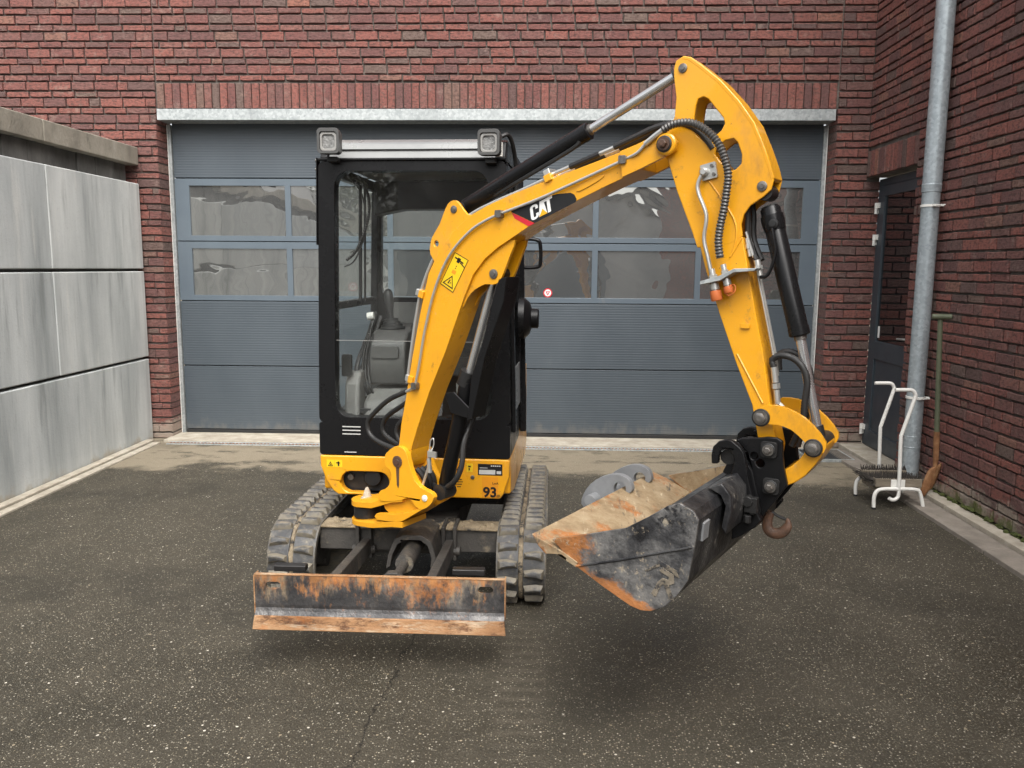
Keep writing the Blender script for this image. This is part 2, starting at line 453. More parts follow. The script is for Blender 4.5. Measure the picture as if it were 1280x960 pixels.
M['blade'] = pmat("blade_scraped_paint", [(.3, (.020, .020, .022)), (.5, (.060, .058, .058)), (.72, (.17, .16, .15))], 9, 7, .42, .12, .35, 70, (1, 1, .8), metal=.25,
    layers=[((.25, .185, .115), 11, .47, .66, (1, 1, .30), .8, (0, 0, 1, .335, 1.3)), ((.33, .125, .036), 6.5, .50, .66, (1, 1, .6), .85, (0, 0, 1, .325, 1.0)), ((.36, .16, .055), 24, .52, .66, (1, 1, .35), .85, (0, 0, 1, .335, 1.0)), ((.020, .020, .021), 8, .58, .70, (1, 1, .6), .45)])
M['blade_edge'] = pmat("blade_edge_rust", [(.3, (.20, .092, .035)), (.5, (.31, .165, .075)), (.72, (.40, .26, .145))], 7, 7, .7, .1, .4, 70, (.7, 1, 1.4), layers=[((.10, .045, .02), 12, .53, .66, (.6, 1, 1.4), .8), ((.40, .30, .20), 22, .54, .66, (.25, 1, 1.6), .7), ((.30, .11, .03), 5, .52, .66, (1, 1, 1), .85)])
DU = (math.cos(rad(31)), -math.sin(rad(31)))
O_u = -0.563 * DU[0] + 3.4929 * DU[1]
def g_u(u0, w): return (DU[0], DU[1], 0, O_u + u0, w)
FL = (.38 * DU[0], .38 * DU[1], .925, .38 * O_u + 1.055, -7.0)      # towards the floor edge of the bucket
M['bucket_out'] = pmat("bucket_scuffed_paint", [(.3, (.010, .010, .011)), (.48, (.026, .026, .028)), (.62, (.07, .069, .068)), (.75, (.15, .145, .138))], 8, 8, .36, .1, .3, 60, (1, 1, 1), metal=.3,
    layers=[((.22, .20, .165), 16, .58, .70, (1, 1, .7), .8), ((.29, .11, .03), 7.0, .47, .64, None, .85, g_u(1.12, -2.0)), ((.31, .125, .04), 10, .47, .64, None, .85, FL), ((.38, .25, .13), 11, .54, .66, None, .85, g_u(1.05, -3.0))])
M['bucket_side'] = pmat("bucket_side_scuffed", [(.3, (.020, .020, .022)), (.42, (.055, .055, .057)), (.54, (.15, .147, .143)), (.70, (.27, .26, .245))], 9, 8, .42, .1, .35, 70, (1, 1, 1), metal=.25,
    layers=[((.018, .018, .020), 5, .53, .60, None, .35, (0, 0, 1, .80, .9)), ((.26, .225, .17), 18, .57, .66, (1, 1, .6), .8), ((.30, .115, .03), 8.0, .46, .62, None, .85, g_u(1.135, -2.2)), ((.30, .12, .038), 11, .46, .62, None, .85, FL), ((.40, .275, .15), 13, .50, .64, None, .85, g_u(1.06, -3.0)), ((.36, .30, .22), 30, .60, .68, (1, 1, 1), .8)])
M['bucket_in'] = pmat("bucket_muddy_inside", [(.3, (.15, .098, .050)), (.5, (.27, .195, .11)), (.75, (.39, .31, .20))], 9, 8, .75, .1, .4, 60, (1, 1, 1),
    layers=[((.30, .115, .032), 5, .52, .64, None, .85), ((.09, .075, .058), 9, .56, .66, (2.6, .5, 1), .8), ((.46, .38, .26), 16, .58, .70, (3, .5, 1), .8)])
M['mark_mud'] = pmat('mark_mud', [(.3, (.10, .085, .062)), (.7, (.26, .22, .165))], 30, 6, .8, .05, layers=[((.03, .03, .032), 22, .50, .60, None, .5)])
M['grey_steel'] = pmat("grey_painted_steel", [(.3, (.15, .155, .16)), (.7, (.23, .235, .24))], 8, 6, .45, .08, layers=[((.12, .10, .08), 14, .64, .8, None, .7)])
M['dark_door'] = pmat("dark_blue_grey_paint", [(.3, (.036, .048, .058)), (.7, (.048, .061, .072))], 3, 5, .36, .06, layers=[((.09, .085, .075), 8, .66, .95, (1, 1, .5), .6)])
def dark_glass():
    k = N("dark_door_glass")
    k.set(Base_Color=(.006, .007, .008), Roughness=.03, Specular_IOR_Level=.9, Coat_Weight=.6)
    return k.m
M['dark_glass'] = dark_glass()
M['olive'] = pmat("olive_painted_wood", [(.3, (.062, .072, .040)), (.7, (.11, .12, .075))], 14, 6, .55, .1, .2, 80, (1, 1, .3))
M['wood_old'] = pmat("old_brush_wood", [(.3, (.11, .09, .065)), (.7, (.26, .22, .165))], 14, 6, .8, .05, .4, 90, (.3, 1, 1))
M['bristle'] = flat("dark_bristle", (.045, .038, .032), .8)
M['grate_dark'] = flat("rubber_mat", (.045, .047, .048), .7)
M['render_wall'] = pmat("plaster_wall", [(.3, (.38, .375, .36)), (.7, (.52, .51, .49))], 1.2, 6, .9, .04)
M['roof_tile'] = flat("roof_tile", (.05, .045, .045), .7)
M['bark'] = pmat("bark", [(.3, (.05, .04, .03)), (.7, (.12, .10, .08))], 12, 6, .9, .05, .6, 40, (1, 1, .3))
M['leaf'] = pmat("leaves", [(.3, (.045, .06, .015)), (.7, (.12, .11, .03))], 3, 4, .6, .05)

# ------------------------------------------------------------------ mesh helpers
def perp(v):
    v = v.normalized()
    a = Vector((0, 0, 1)) if abs(v.z) < .9 else Vector((1, 0, 0))
    x = a.cross(v).normalized()
    return x, v.cross(x)

class MB:
    def __init__(self):
        self.v = []; self.f = []
    def add(self, vs, fs):
        b = len(self.v)
        self.v += [Vector(p) for p in vs]
        self.f += [tuple(i + b for i in f) for f in fs]
        return self
    def hexa(self, p):     # 8 points: bottom 4 ccw, top 4 ccw
        return self.add(p, [(3, 2, 1, 0), (4, 5, 6, 7), (0, 1, 5, 4), (1, 2, 6, 5), (2, 3, 7, 6), (3, 0, 4, 7)])
    def box(self, lo, hi, fr=None):
        x0, y0, z0 = lo; x1, y1, z1 = hi
        p = [(x0, y0, z0), (x1, y0, z0), (x1, y1, z0), (x0, y1, z0), (x0, y0, z1), (x1, y0, z1), (x1, y1, z1), (x0, y1, z1)]
        if fr: p = [fr(*q) for q in p]
        return self.hexa(p)
    def prism(self, poly, f, d0, d1, holes=()):
        """poly in 2d (a,b); f(a,b,d)->point; solid between d0 and d1"""
        loops = [list(poly)] + [list(h) for h in holes]
        pts = [q for L in loops for q in L]
        n = len(pts)
        if holes:
            bm = bmesh.new(); tris = []
            bv = [bm.verts.new((a, b, 0)) for a, b in pts]
            o = 0; es = []
            for L in loops:
                k = len(L)
                es += [bm.edges.new((bv[o + i], bv[o + (i + 1) % k])) for i in range(k)]
                o += k
            bm.verts.index_update()
            bmesh.ops.triangle_fill(bm, use_beauty=True, use_dissolve=False, edges=es, normal=(0, 0, 1))
            tris = [tuple(v.index for v in f.verts) for f in bm.faces]
            bm.free()
        else:
            tris = tessellate_polygon([[Vector((a, b, 0)) for a, b in L] for L in loops])
        vs = [f(a, b, d0) for a, b in pts] + [f(a, b, d1) for a, b in pts]
        fs = []
        for t in tris:
            fs.append(tuple(t)); fs.append(tuple(i + n for i in reversed(t)))
        o = 0
        for L in loops:
            k = len(L)
            for i in range(k):
                a, b = o + i, o + (i + 1) % k
                fs.append((a, b, b + n, a + n))
            o += k
        return self.add(vs, fs)
    def cyl(self, p0, p1, r0, r1=None, n=20, caps=True):
        p0, p1 = Vector(p0), Vector(p1)
        r1 = r0 if r1 is None else r1
        x, y = perp(p1 - p0)
        vs = []
        for p, r in ((p0, r0), (p1, r1)):
            for i in range(n):
                a = 2 * math.pi * i / n
                vs.append(p + x * (r * math.cos(a)) + y * (r * math.sin(a)))
        fs = [(i, (i + 1) % n, n + (i + 1) % n, n + i) for i in range(n)]
        if caps:
            fs += [tuple(reversed(range(n))), tuple(range(n, 2 * n))]
        return self.add(vs, fs)
    def lathe(self, p0, axis, prof, n=24):
        """prof: list of (distance along axis, radius)"""
        p0 = Vector(p0); ax = Vector(axis).normalized()
        x, y = perp(ax)
        vs = []
        for d, r in prof:
            for i in range(n):
                a = 2 * math.pi * i / n
                vs.append(p0 + ax * d + x * (r * math.cos(a)) + y * (r * math.sin(a)))
        fs = []
        for j in range(len(prof) - 1):
            for i in range(n):
                fs.append((j * n + i, j * n + (i + 1) % n, (j + 1) * n + (i + 1) % n, (j + 1) * n + i))
        fs += [tuple(reversed(range(n))), tuple(range((len(prof) - 1) * n, len(prof) * n))]
        return self.add(vs, fs)
    def tube(self, path, r, n=10, smooth=4, closed=False, rib=None):
        pts = [Vector(p) for p in path]
        if smooth > 1 and len(pts) > 2:
            pts = catmull(pts, smooth, closed)
        if rib:
            pitch, amp = rib
            pts = resample(pts, pitch / 2)
        k = len(pts)
        vs = []; x = None
        for i, p in enumerate(pts):
            t = (pts[min(i + 1, k - 1)] - pts[max(i - 1, 0)]) if not closed else (pts[(i + 1) % k] - pts[i - 1])
            t.normalize()
            if x is None: x, _ = perp(t)
            x = (x - t * x.dot(t)).normalized()
            y = t.cross(x)
            rr = r if not rib else r * (1 + (amp if i % 2 else -amp))
            for j in range(n):
                a = 2 * math.pi * j / n
                vs.append(p + x * (rr * math.cos(a)) + y * (rr * math.sin(a)))
        fs = []
        for i in range(k if closed else k - 1):
            for j in range(n):
                a, b = i * n, ((i + 1) % k) * n
                fs.append((a + j, a + (j + 1) % n, b + (j + 1) % n, b + j))
        if not closed:
            fs += [tuple(reversed(range(n))), tuple(range((k - 1) * n, k * n))]
        return self.add(vs, fs)
    def build(self, name, mat, parent=None, bevel=0, seg=2, smooth=35, label=None, world=False):
        me = bpy.data.meshes.new(name)
        org = Vector((0, 0, 0))
        q = parent
        while q is not None and not world:
            org = org + q.location; q = q.parent
        me.from_pydata([tuple(p - org) for p in self.v], [], self.f)
        me.materials.append(M[mat])
        bm = bmesh.new(); bm.from_mesh(me)
        bmesh.ops.recalc_face_normals(bm, faces=bm.faces)
        bm.to_mesh(me); bm.free()
        if smooth:
            me.polygons.foreach_set("use_smooth", [True] * len(me.polygons))
            me.set_sharp_from_angle(angle=rad(smooth))
        o = bpy.data.objects.new(name, me)
        COL.objects.link(o)
        if parent is not None: o.parent = parent
        if bevel:
            md = o.modifiers.new("bevel", 'BEVEL')
            md.width = bevel; md.segments = seg; md.limit_method = 'ANGLE'; md.angle_limit = rad(38)
            md.harden_normals = bool(smooth)
        if label: o["label"] = label
        return o

def catmull(pts, s, closed=False):
    out = []
    k = len(pts)
    rngk = range(k) if closed else range(k - 1)
    for i in rngk:
        p1, p2 = pts[i], pts[(i + 1) % k]
        p0 = pts[i - 1] if (i > 0 or closed) else p1
        p3 = pts[(i + 2) % k] if (i + 2 < k or closed) else p2
        for j in range(s):
            t = j / s
            out.append(.5 * ((2 * p1) + (p2 - p0) * t + (2 * p0 - 5 * p1 + 4 * p2 - p3) * t * t + (3 * p1 - p0 - 3 * p2 + p3) * t ** 3))
    if not closed: out.append(pts[-1])
    return out
def resample(pts, d):
    out = [pts[0]]; acc = 0
    for a, b in zip(pts, pts[1:]):
        L = (b - a).length; t = d - acc
        while t <= L:
            out.append(a.lerp(b, t / L)); t += d
        acc = (acc + L) % d if L else acc
    out.append(pts[-1])
    return out
def smooth2d(poly, s=3):
    return [(p.x, p.y) for p in catmull([Vector((a, b, 0)) for a, b in poly], s, True)]
def thing(name, label, cat, loc=(0, 0, 0), group=None):
    o = bpy.data.objects.new(name, None)
    o.empty_display_size = .2
    COL.objects.link(o); o.location = loc
    o["label"] = label; o["category"] = cat; o["kind"] = "thing"
    if group: o["group"] = group
    return o
def tag(o, label, cat, group=None):
    o["label"] = label; o["category"] = cat
    if group: o["group"] = group
    return o
def ident(x, y, z): return Vector((x, y, z))
def circ(c, r, n=16, a0=0): return [(c[0] + r * math.cos(a0 + 2 * math.pi * i / n), c[1] + r * math.sin(a0 + 2 * math.pi * i / n)) for i in range(n)]
def rrect(x0, y0, x1, y1, r, n=4):
    out = []
    for cx, cy, a in ((x1 - r, y1 - r, 0), (x0 + r, y1 - r, 90), (x0 + r, y0 + r, 180), (x1 - r, y0 + r, 270)):
        for i in range(n + 1):
            t = rad(a + 90 * i / n); out.append((cx + r * math.cos(t), cy + r * math.sin(t)))
    return out
def structure(o):
    o["kind"] = "structure"; return o

# ------------------------------------------------------------------ ground
WY, RX, LX = 7.32, 2.82, -3.57        # back wall front, right wall face, concrete wall face
MB().add([(-60, -60, 0), (60, -60, 0), (60, 60, 0), (-60, 60, 0)], [(0, 1, 2, 3)]).build("ground", 'asphalt', smooth=0)
structure(bpy.data.objects["ground"])

# ------------------------------------------------------------------ brick walls
def brick_mesh(L, H, D, seed):
    r = random.Random(seed)
    xs = [0, .17, .5, .83, 1]
    c = .0036
    vs = []
    for i, t in enumerate(xs):
        end = i in (0, 4)
        x = (t - .5) * L
        xi = x + (c if i == 0 else -c if i == 4 else 0)
        j = lambda s: r.uniform(-s, s)
        b, tp = -H / 2 + j(.0028), H / 2 + j(.0028)
        fy = j(.0022)
        vs += [(x, D, b), (x + (j(.002) if end else 0), c + fy, b), (xi, fy, b + c), (xi, fy, tp - c), (x, c + fy, tp), (x, D, tp)]
    fs = []
    for i in range(4):
        for k in range(5):
            a = i * 6 + k
            fs.append((a, a + 6, a + 7, a + 1))
    fs += [(0, 1, 4, 5), (1, 2, 3, 4), (29, 28, 25, 24), (28, 27, 26, 25)]
    return vs, fs
BL, BT, BN, JT = .205, .068, .043, .0140     # length, thick course, thin course, joint
VAR = {}
for kind, H in (('t', BT), ('n', BN)):
    for i in range(6):
        VAR[kind, i] = (brick_mesh(BL, H, .09, 100 + i + (50 if kind == 't' else 0)))
for i in range(6):
    VAR['s', i] = brick_mesh(.062, .212, .09, 300 + i)
VMESH = {}
for key, (vs, fs) in VAR.items():
    me = bpy.data.meshes.new("brick")
    me.from_pydata(vs, [], fs)
    bm = bmesh.new(); bm.from_mesh(me); bmesh.ops.recalc_face_normals(bm, faces=bm.faces); bm.to_mesh(me); bm.free()
    me.polygons.foreach_set("use_smooth", [True] * len(me.polygons)); me.set_sharp_from_angle(angle=rad(24))
    me.materials.append(M['brick'])
    VMESH[key] = me
def to_px(p):
    d = RC.transposed() @ (Vector(p) - CAMLOC)
    return (640 + FPX * d.x / d.z, 480 + FPX * d.y / d.z, d.z) if d.z > .1 else (-9e9, 0, d.z)

def course_rows(z0, zmax):
    z = z0; i = 0
    while z < zmax:
        kind = 'n' if i % 2 == 0 else 't'
        h = BN if kind == 'n' else BT
        yield i, kind, z + JT + h / 2, h
        z += h + JT; i += 1
PAIR = BT + BN + 2 * JT
Z0 = 3.19 - 23 * PAIR

def run(a, b, i, r):
    """bricks (centre, length) along a..b for course i, with staggered joints and some headers"""
    out = []; x = a
    first = True
    off = (i * .083 + r.uniform(-.02, .02)) % BL
    while x < b - .015:
        L = BL
        if first and off > .03: L = off
        elif r.random() < .10: L = BL * .48
        first = False
        if x + L > b - .02 or b - (x + L) < .05: L = b - x
        if L > BL * 1.25: L = L * .5
        out.append((x + L / 2, L - .0 if abs(x + L - b) < 1e-4 else L - JT * .9))
        x += L if abs(x + L - b) < 1e-4 else L
    return out

def lay(root, specs, name_rest):
    """specs: (centre Vector, scale Vector, rotz, key, front normal). The 300 largest in view become objects."""
    sc = []
    for s in specs:
        c, scl, rz, key, nrm = s
        x, y, d = to_px(c)
        vis = -20 < x < 1300 and -20 < y < 980
        dirc = (c - CAMLOC); L = dirc.length
        h = {'t': BT, 'n': BN, 's': .212}[key[0]]; w = (.062 if key[0] == 's' else BL) * scl.x
        area = w * h * max(0, -dirc.dot(nrm) / L) / (L * L)
        sc.append((area if vis else area * 1e-4, s))
    sc.sort(key=lambda t: -t[0])
    for a, (c, scl, rz, key, nrm) in sc[:300]:
        o = bpy.data.objects.new("brick", VMESH[key])
        COL.objects.link(o); o.parent = root
        o.location = c - root.location; o.rotation_euler = (0, 0, rz); o.scale = scl
    mb = MB()
    for a, (c, scl, rz, key, nrm) in sc[300:]:
        vs, fs = VAR[key]
        R = Matrix.Rotation(rz, 3, 'Z')
        mb.add([c + R @ Vector((p[0] * scl.x, p[1] * scl.y, p[2] * scl.z)) for p in vs], fs)
    if mb.v:
        o = mb.build("brickwork", 'brick_j', root, smooth=24); o["kind"] = "stuff"

OPX0, OPX1, OPZ = -3.40, 2.535, 2.868      # garage opening
r1 = random.Random(5)
back = thing("brick_wall", "red and brown brick wall around the grey garage door", "brick wall", (0, WY, 0))
specs = []
nb = Vector((0, -1, 0))
def jit(r): return r.uniform(-.0035, .0035)
for i, kind, zc, h in course_rows(Z0, 4.75):
    zones = []
    lo = -5.3 if zc > 2.0 else -3.80
    zones.append((lo, OPX0 - .002 if zc < 3.19 else OPX0 - .002))
    if zc > 3.19: zones.append((OPX0 + .006, OPX1 - .002))
    zones.append((OPX1 + .006 if zc > 2.95 else OPX1, RX + (.12 if zc < 2.37 else 0)))
    for a, b in zones:
        for cx, L in run(a, b, i, r1):
            jamb = zc < 2.96 and (abs(cx + L / 2 - OPX0) < .02 or abs(cx - L / 2 - OPX1) < .02)
            specs.append((Vector((cx, WY + jit(r1), zc + r1.uniform(-.0015, .0015))), Vector((L / BL, 2.3 if jamb else 1, 1)), 0, (kind, r1.randrange(6)), nb))
n_s = 84
for i in range(n_s):
    w = (OPX1 - OPX0 - .02) / n_s
    specs.append((Vector((OPX0 + .012 + (i + .5) * w, WY + jit(r1), 2.968 + .106)), Vector(((w - .008) / .062, 1, 1)), 0, ('s', r1.randrange(6)), nb))
lay(back, specs, "brickwork")
mb = MB()
mb.box((-5.4, WY + .022, -.05), (OPX0 - .01, WY + .30, 4.75))
mb.box((OPX1 + .01, WY + .022, -.05), (RX + .12, WY + .30, 4.75))
mb.box((OPX0 - .01, WY + .022, 2.962), (OPX1 + .01, WY + .30, 4.75))
mb.build("mortar", 'mortar', back, smooth=0)
MB().box((-9, WY + .004, 4.76), (RX + .3, WY + .4, 6.4)).build("upper_wall", 'brick_far', back, smooth=0)
MB().box((-9, WY + .02, -.05), (-5.41, WY + .3, 4.755)).build("upper_wall", 'brick_far', back, smooth=0)
# galvanised lintel: an angle with front flange and soffit
lin = MB()
lin.prism([(0, 0), (0, .094), (.007, .094), (.007, .006), (.20, .006), (.20, 0)], lambda a, b, d: Vector((d, WY - .012 + a, 2.868 + b)), OPX0 + .012, OPX1 - .014)
lin.build("lintel", 'galv', back, .0015)

right = thing("brick_wall", "dark red brick wall behind the grey downpipe and spade", "brick wall", (RX, 5, 0))
specs = []
r2 = random.Random(9)
nr = Vector((-1, 0, 0))
DY0, DY1, DZ = 6.36, WY, 2.385
for i, kind, zc, h in course_rows(Z0, 4.75):
    if zc < DZ: zones = [(1.2, DY0)]
    elif zc < DZ + .235: zones = [(1.2, DY0 - .0)]
    else: zones = [(1.2, WY - .004)]
    for a, b in zones:
        for cy, L in run(a, b, i + 1, r2):
            jamb = zc < DZ and abs(cy + L / 2 - b) < .02
            specs.append((Vector((RX + jit(r2), cy, zc + r2.uniform(-.0015, .0015))), Vector((L / BL, 1.2 if jamb else 1, 1)), -math.pi / 2, (kind, r2.randrange(6)), nr))
for i in range(13):
    w = (DY1 - DY0 - .004) / 13
    specs.append((Vector((RX + jit(r2), DY0 + (i + .5) * w, DZ + .012 + .106)), Vector(((w - .008) / .062, 1, 1)), -math.pi / 2, ('s', r2.randrange(6)), nr))
lay(right, specs, "brickwork")
mb = MB()
mb.box((RX + .022, 1.1, -.05), (RX + .30, DY0 - .008, 4.75))
mb.box((RX + .022, DY0 - .008, DZ + .008), (RX + .30, WY + .010, 4.75))
mb.build("mortar", 'mortar', right, smooth=0)
MB().box((RX + .004, 1.1, 4.76), (RX + .4, WY + .003, 6.4)).build("upper_wall", 'brick_far', right, smooth=0)
MB().box((RX + .02, -4, -.05), (RX + .3, 1.09, 6.4)).build("upper_wall", 'brick_far', right, smooth=0)

# ------------------------------------------------------------------ garage door
GY = 7.52
gd = thing("garage_door", "grey sectional garage door with two rows of panes", "garage door", (-.43, GY, 0))
GX0, GX1 = OPX0 + .045, OPX1 - .04
sec = [.055, .665, 1.275, 1.822, 2.39, 2.95]
for i in (0, 1, 4):
    MB().box((GX0, GY, sec[i] + .004), (GX1, GY + .04, sec[i + 1] - .004)).build("door_panel", 'door_panel', gd, .004)
MB().box((GX0, GY + .03, .05), (GX1, GY + .05, 2.95)).build("backing", 'seam', gd, smooth=0)
px0 = [-3.223 + j * .9375 for j in range(6)]
PW = .885
for zr, (za, zb) in enumerate(((1.279, 1.818), (1.826, 2.386))):
    o0, o1 = za + .048, zb - .062
    holes = [[(x, o0), (x + PW, o0), (x + PW, o1), (x, o1)] for x in px0]
    fr = MB().prism([(GX0, za), (GX1, za), (GX1, zb), (GX0, zb)], lambda a, b, d: Vector((a, d, b)), GY, GY + .028, holes)
    f = fr.build("window_frame", 'door_frame', gd, .002)
    for x in px0:
        MB().box((x - .004, GY + .014, o0 - .004), (x + PW + .004, GY + .020, o1 + .004)).build("pane", 'pane', f, smooth=0)
    for x in [px0[j] + PW + .026 for j in range(5)]:
        pass
MB().box((GX0, GY - .004, .012), (GX1, GY + .03, .053)).build("bottom_seal", 'rubber', gd, .004)
for x in (OPX0 + .012, OPX1 - .040):
    MB().box((x, GY - .02, .0), (x + .028, GY + .02, 2.86)).build("guide_rail", 'galv', gd, .002)
for x in (OPX0 + .001, OPX1 - .0115):
    MB().box((x, WY + .19, .0), (x + .0105, GY + .03, 2.86)).build("edge_trim", 'white_paint', gd, smooth=0)
st = MB().cyl((.075, GY + .0135, 1.372), (.075, GY + .0125, 1.372), .042, n=28).build("sticker", 'red_print', gd)
MB().cyl((.075, GY + .0122, 1.372), (.075, GY + .0112, 1.372), .031, n=28).build("sticker_disc", 'white_plain', st)
MB().prism([(-.022, .014), (.022, .014), (0, -.024)], lambda a, b, d: Vector((.075 + a, d, 1.372 + b)), GY + .0109, GY + .010).build("sticker_triangle", 'red_print', st)
MB().prism([(-.009, .006), (.009, .006), (0, -.010)], lambda a, b, d: Vector((.075 + a, d, 1.372 + b)), GY + .0098, GY + .009).build("sticker_triangle", 'white_plain', st)
# threshold and drain channel
MB().box((OPX0 - .02, 7.16, -.02), (OPX1 + .02, 7.62, .022)).build("threshold", 'kerb', None, .006)
structure(bpy.data.objects["threshold"])
dr = thing("drain_channel", "narrow slotted drain channel in front of the garage door", "drain", (-.4, 7.11, 0))
MB().box((OPX0 + .05, 7.128, -.02), (OPX1 + .1, 7.150, .012)).build("rim", 'galv', dr, .002)
MB().box((OPX0 + .05, 7.07, -.02), (OPX1 + .1, 7.082, .010)).build("rim", 'galv', dr, .002)
MB().box((OPX0 + .05, 7.082, -.02), (OPX1 + .1, 7.128, .0035)).build("channel", 'seam', dr, smooth=0)
g = MB(); x = OPX0 + .06
while x < OPX1 + .08:
    g.box((x, 7.082, -.01), (x + .014, 7.128, .009)); x += .032
g = g.build("grate", 'rust', dr, smooth=0); g["kind"] = "stuff"

# ------------------------------------------------------------------ concrete wall on the left
cw = thing("concrete_wall", "streaked grey concrete panel wall with coping beam on the left", "wall", (LX, 4, 0))
rows = [(-.02, .752), (.774, 1.545), (1.567, 2.315)]
for k, (za, zb) in enumerate(rows):
    cuts = [-3.2, -.7, 1.8, 4.32, 7.29] if k == 0 else [-3.0, 1.3, 3.6, 5.90, 7.29]
    for a, b in zip(cuts, cuts[1:]):
        jx = rng.uniform(-.004, .004)
        MB().box((LX - .12, a + .002, za), (LX + jx, b - .002, zb)).build("concrete_panel", 'concrete', cw, .010, 3)
MB().box((LX - .35, -3.2, -.05), (LX - .05, 7.28, 2.28)).build("core", 'post_concrete', cw, smooth=0)
y = 7.24
for k in range(7):
    L = (.22, .30, .26, .30, .34, .28, .30)[k]
    MB().box((LX - .20, y - L + .006, 2.28), (LX - .085 + rng.uniform(-.01, .01), y, 2.475)).build("block", 'post_concrete', cw, .004)
    y -= L
for k in range(5):
    y -= .75
    MB().box((LX - .30, y - .3, 2.28), (LX - .12, y, 2.475)).build("block", 'post_concrete', cw, .004)
for a, b in ((5.92, 7.31), (3.6, 5.912), (1.2, 3.592), (-3.2, 1.192)):
    MB().box((LX - .30, a, 2.475), (LX - .005, b, 2.632)).build("coping", 'coping', cw, .008)
# gutter strip along the concrete wall
MB().box((LX + .006, -4, -.05), (LX + .075, 7.14, .030)).build("kerb", 'kerb', None, .006)
MB().box((LX + .081, -4, -.05), (LX + .150, 7.10, .014)).build("kerb", 'kerb', None, .005)
MB().box((LX + .02, -4, -.05), (LX + .14, 7.1, .006)).build("kerb_bed", 'soil', None, smooth=0)
for n in ("kerb", "kerb.001", "kerb_bed"): structure(bpy.data.objects[n])
# paving along the right wall
pv = thing("paving", "", "", (2.6, 4, 0)); del pv["label"]; del pv["category"]; pv["kind"] = "structure"
y = 7.16; ln = [.62, 1.0, 1.0, 1.0, 1.0, 1.0, 1.0]
for k, L in enumerate(ln):
    MB().box((2.545, y - L + .004, -.03), (2.712, y - .004, .026 + (k % 2) * .003)).build("slab", 'paving', pv, .006)
    y -= L
y = 6.34
for k in range(6):
    MB().box((2.719, y - .992, -.03), (2.812, y, .054)).build("edging", 'kerb', pv, .007)
    y -= 1.0
MB().box((2.55, .1, -.05), (2.80, 7.2, .014)).build("bed", 'soil', pv, smooth=0)
MB().box((2.719, 6.345, -.03), (2.95, 7.30, .048)).build("door_step", 'kerb', pv, .006)
# moss cushion between edging and wall
mo = MB(); r3 = random.Random(3)
for i in range(260):
    yy = r3.uniform(1.2, 5.75); s = r3.uniform(.006, .020)
    c = Vector((2.812 + r3.uniform(-.012, .004), yy, .052 + r3.uniform(0, .018)))
    mo.lathe(c, (r3.uniform(-.5, .2), 0, 1), [(-s * .3, s * .6), (s * .1, s), (s * .5, s * .7), (s * .75, s * .2)], 6)
mo = mo.build("moss", 'moss', None, smooth=60); mo["kind"] = "stuff"; mo["label"] = "green moss along the foot of the brick wall"

# ------------------------------------------------------------------ excavator
EX = thing("mini_excavator", "yellow and black mini excavator with enclosed cab and raised blade", "excavator", (-.58, 4.2, 0))
# frame of the boom: u along the boom (swung to the machine's left, towards the viewer), n across it, z up
BO = Vector((-0.563, 3.4929, 0)); BD = Vector((DU[0], DU[1], 0)); BN_ = Vector((math.sin(rad(31)), math.cos(rad(31)), 0))
def bp(u, z, n=0.0): return BO + BD * u + BN_ * n + Vector((0, 0, z))
def fbp(a, b, d): return bp(a, b, d)
TH = rad(3)
UC = Vector((-.571, 4.40, 0))
def up(x, y, z):
    x *= 1 - .06 * max(0, min(1, (z - .85) / 1.25))       # the cab narrows a little towards the roof
    return UC + Vector((math.cos(TH) * x + math.sin(TH) * y, -math.sin(TH) * x + math.cos(TH) * y, z))   # upper frame
def upf(a, b, d): return up(a, d, b)      # front-on outline, depth d
def ups(a, b, d): return up(d, a, b)      # side outline
TV = rad(1.2)
VC = Vector((-.605, 4.33, 0))
def un(x, y, z): return VC + Vector((math.cos(TV) * x + math.sin(TV) * y, -math.sin(TV) * x + math.cos(TV) * y, z))   # undercarriage

def pin(parent, u, z, n0, r, mat='bolt', hexr=None):
    """pin head on the near face at n0: washer, nut, bolt"""
    mb = MB()
    a = -BN_
    mb.lathe(bp(u, z, n0), a, [(0, r), (.004, r), (.005, r * .86)], 22)
    if hexr:
        MB().lathe(bp(u, z, n0), a, [(0, r * 1.12), (.0045, r * 1.12), (.006, r)], 24).build("washer", 'black_dull', parent)
        mb = MB()
        mb.lathe(bp(u, z, n0) + a * .0062, a, [(0, r * .9), (.003, r * .9)], 24)
        mb.lathe(bp(u, z, n0) + a * .009, a, [(0, hexr), (.012, hexr), (.014, hexr * .8)], 6)
        mb.lathe(bp(u, z, n0) + a * .019, a, [(0, hexr * .55), (.006, hexr * .5)], 12)
    else:
        mb.lathe(bp(u, z, n0) + a * .005, a, [(0, r * .5), (.003, r * .45)], 12)
    return mb.build("pin", mat, parent)

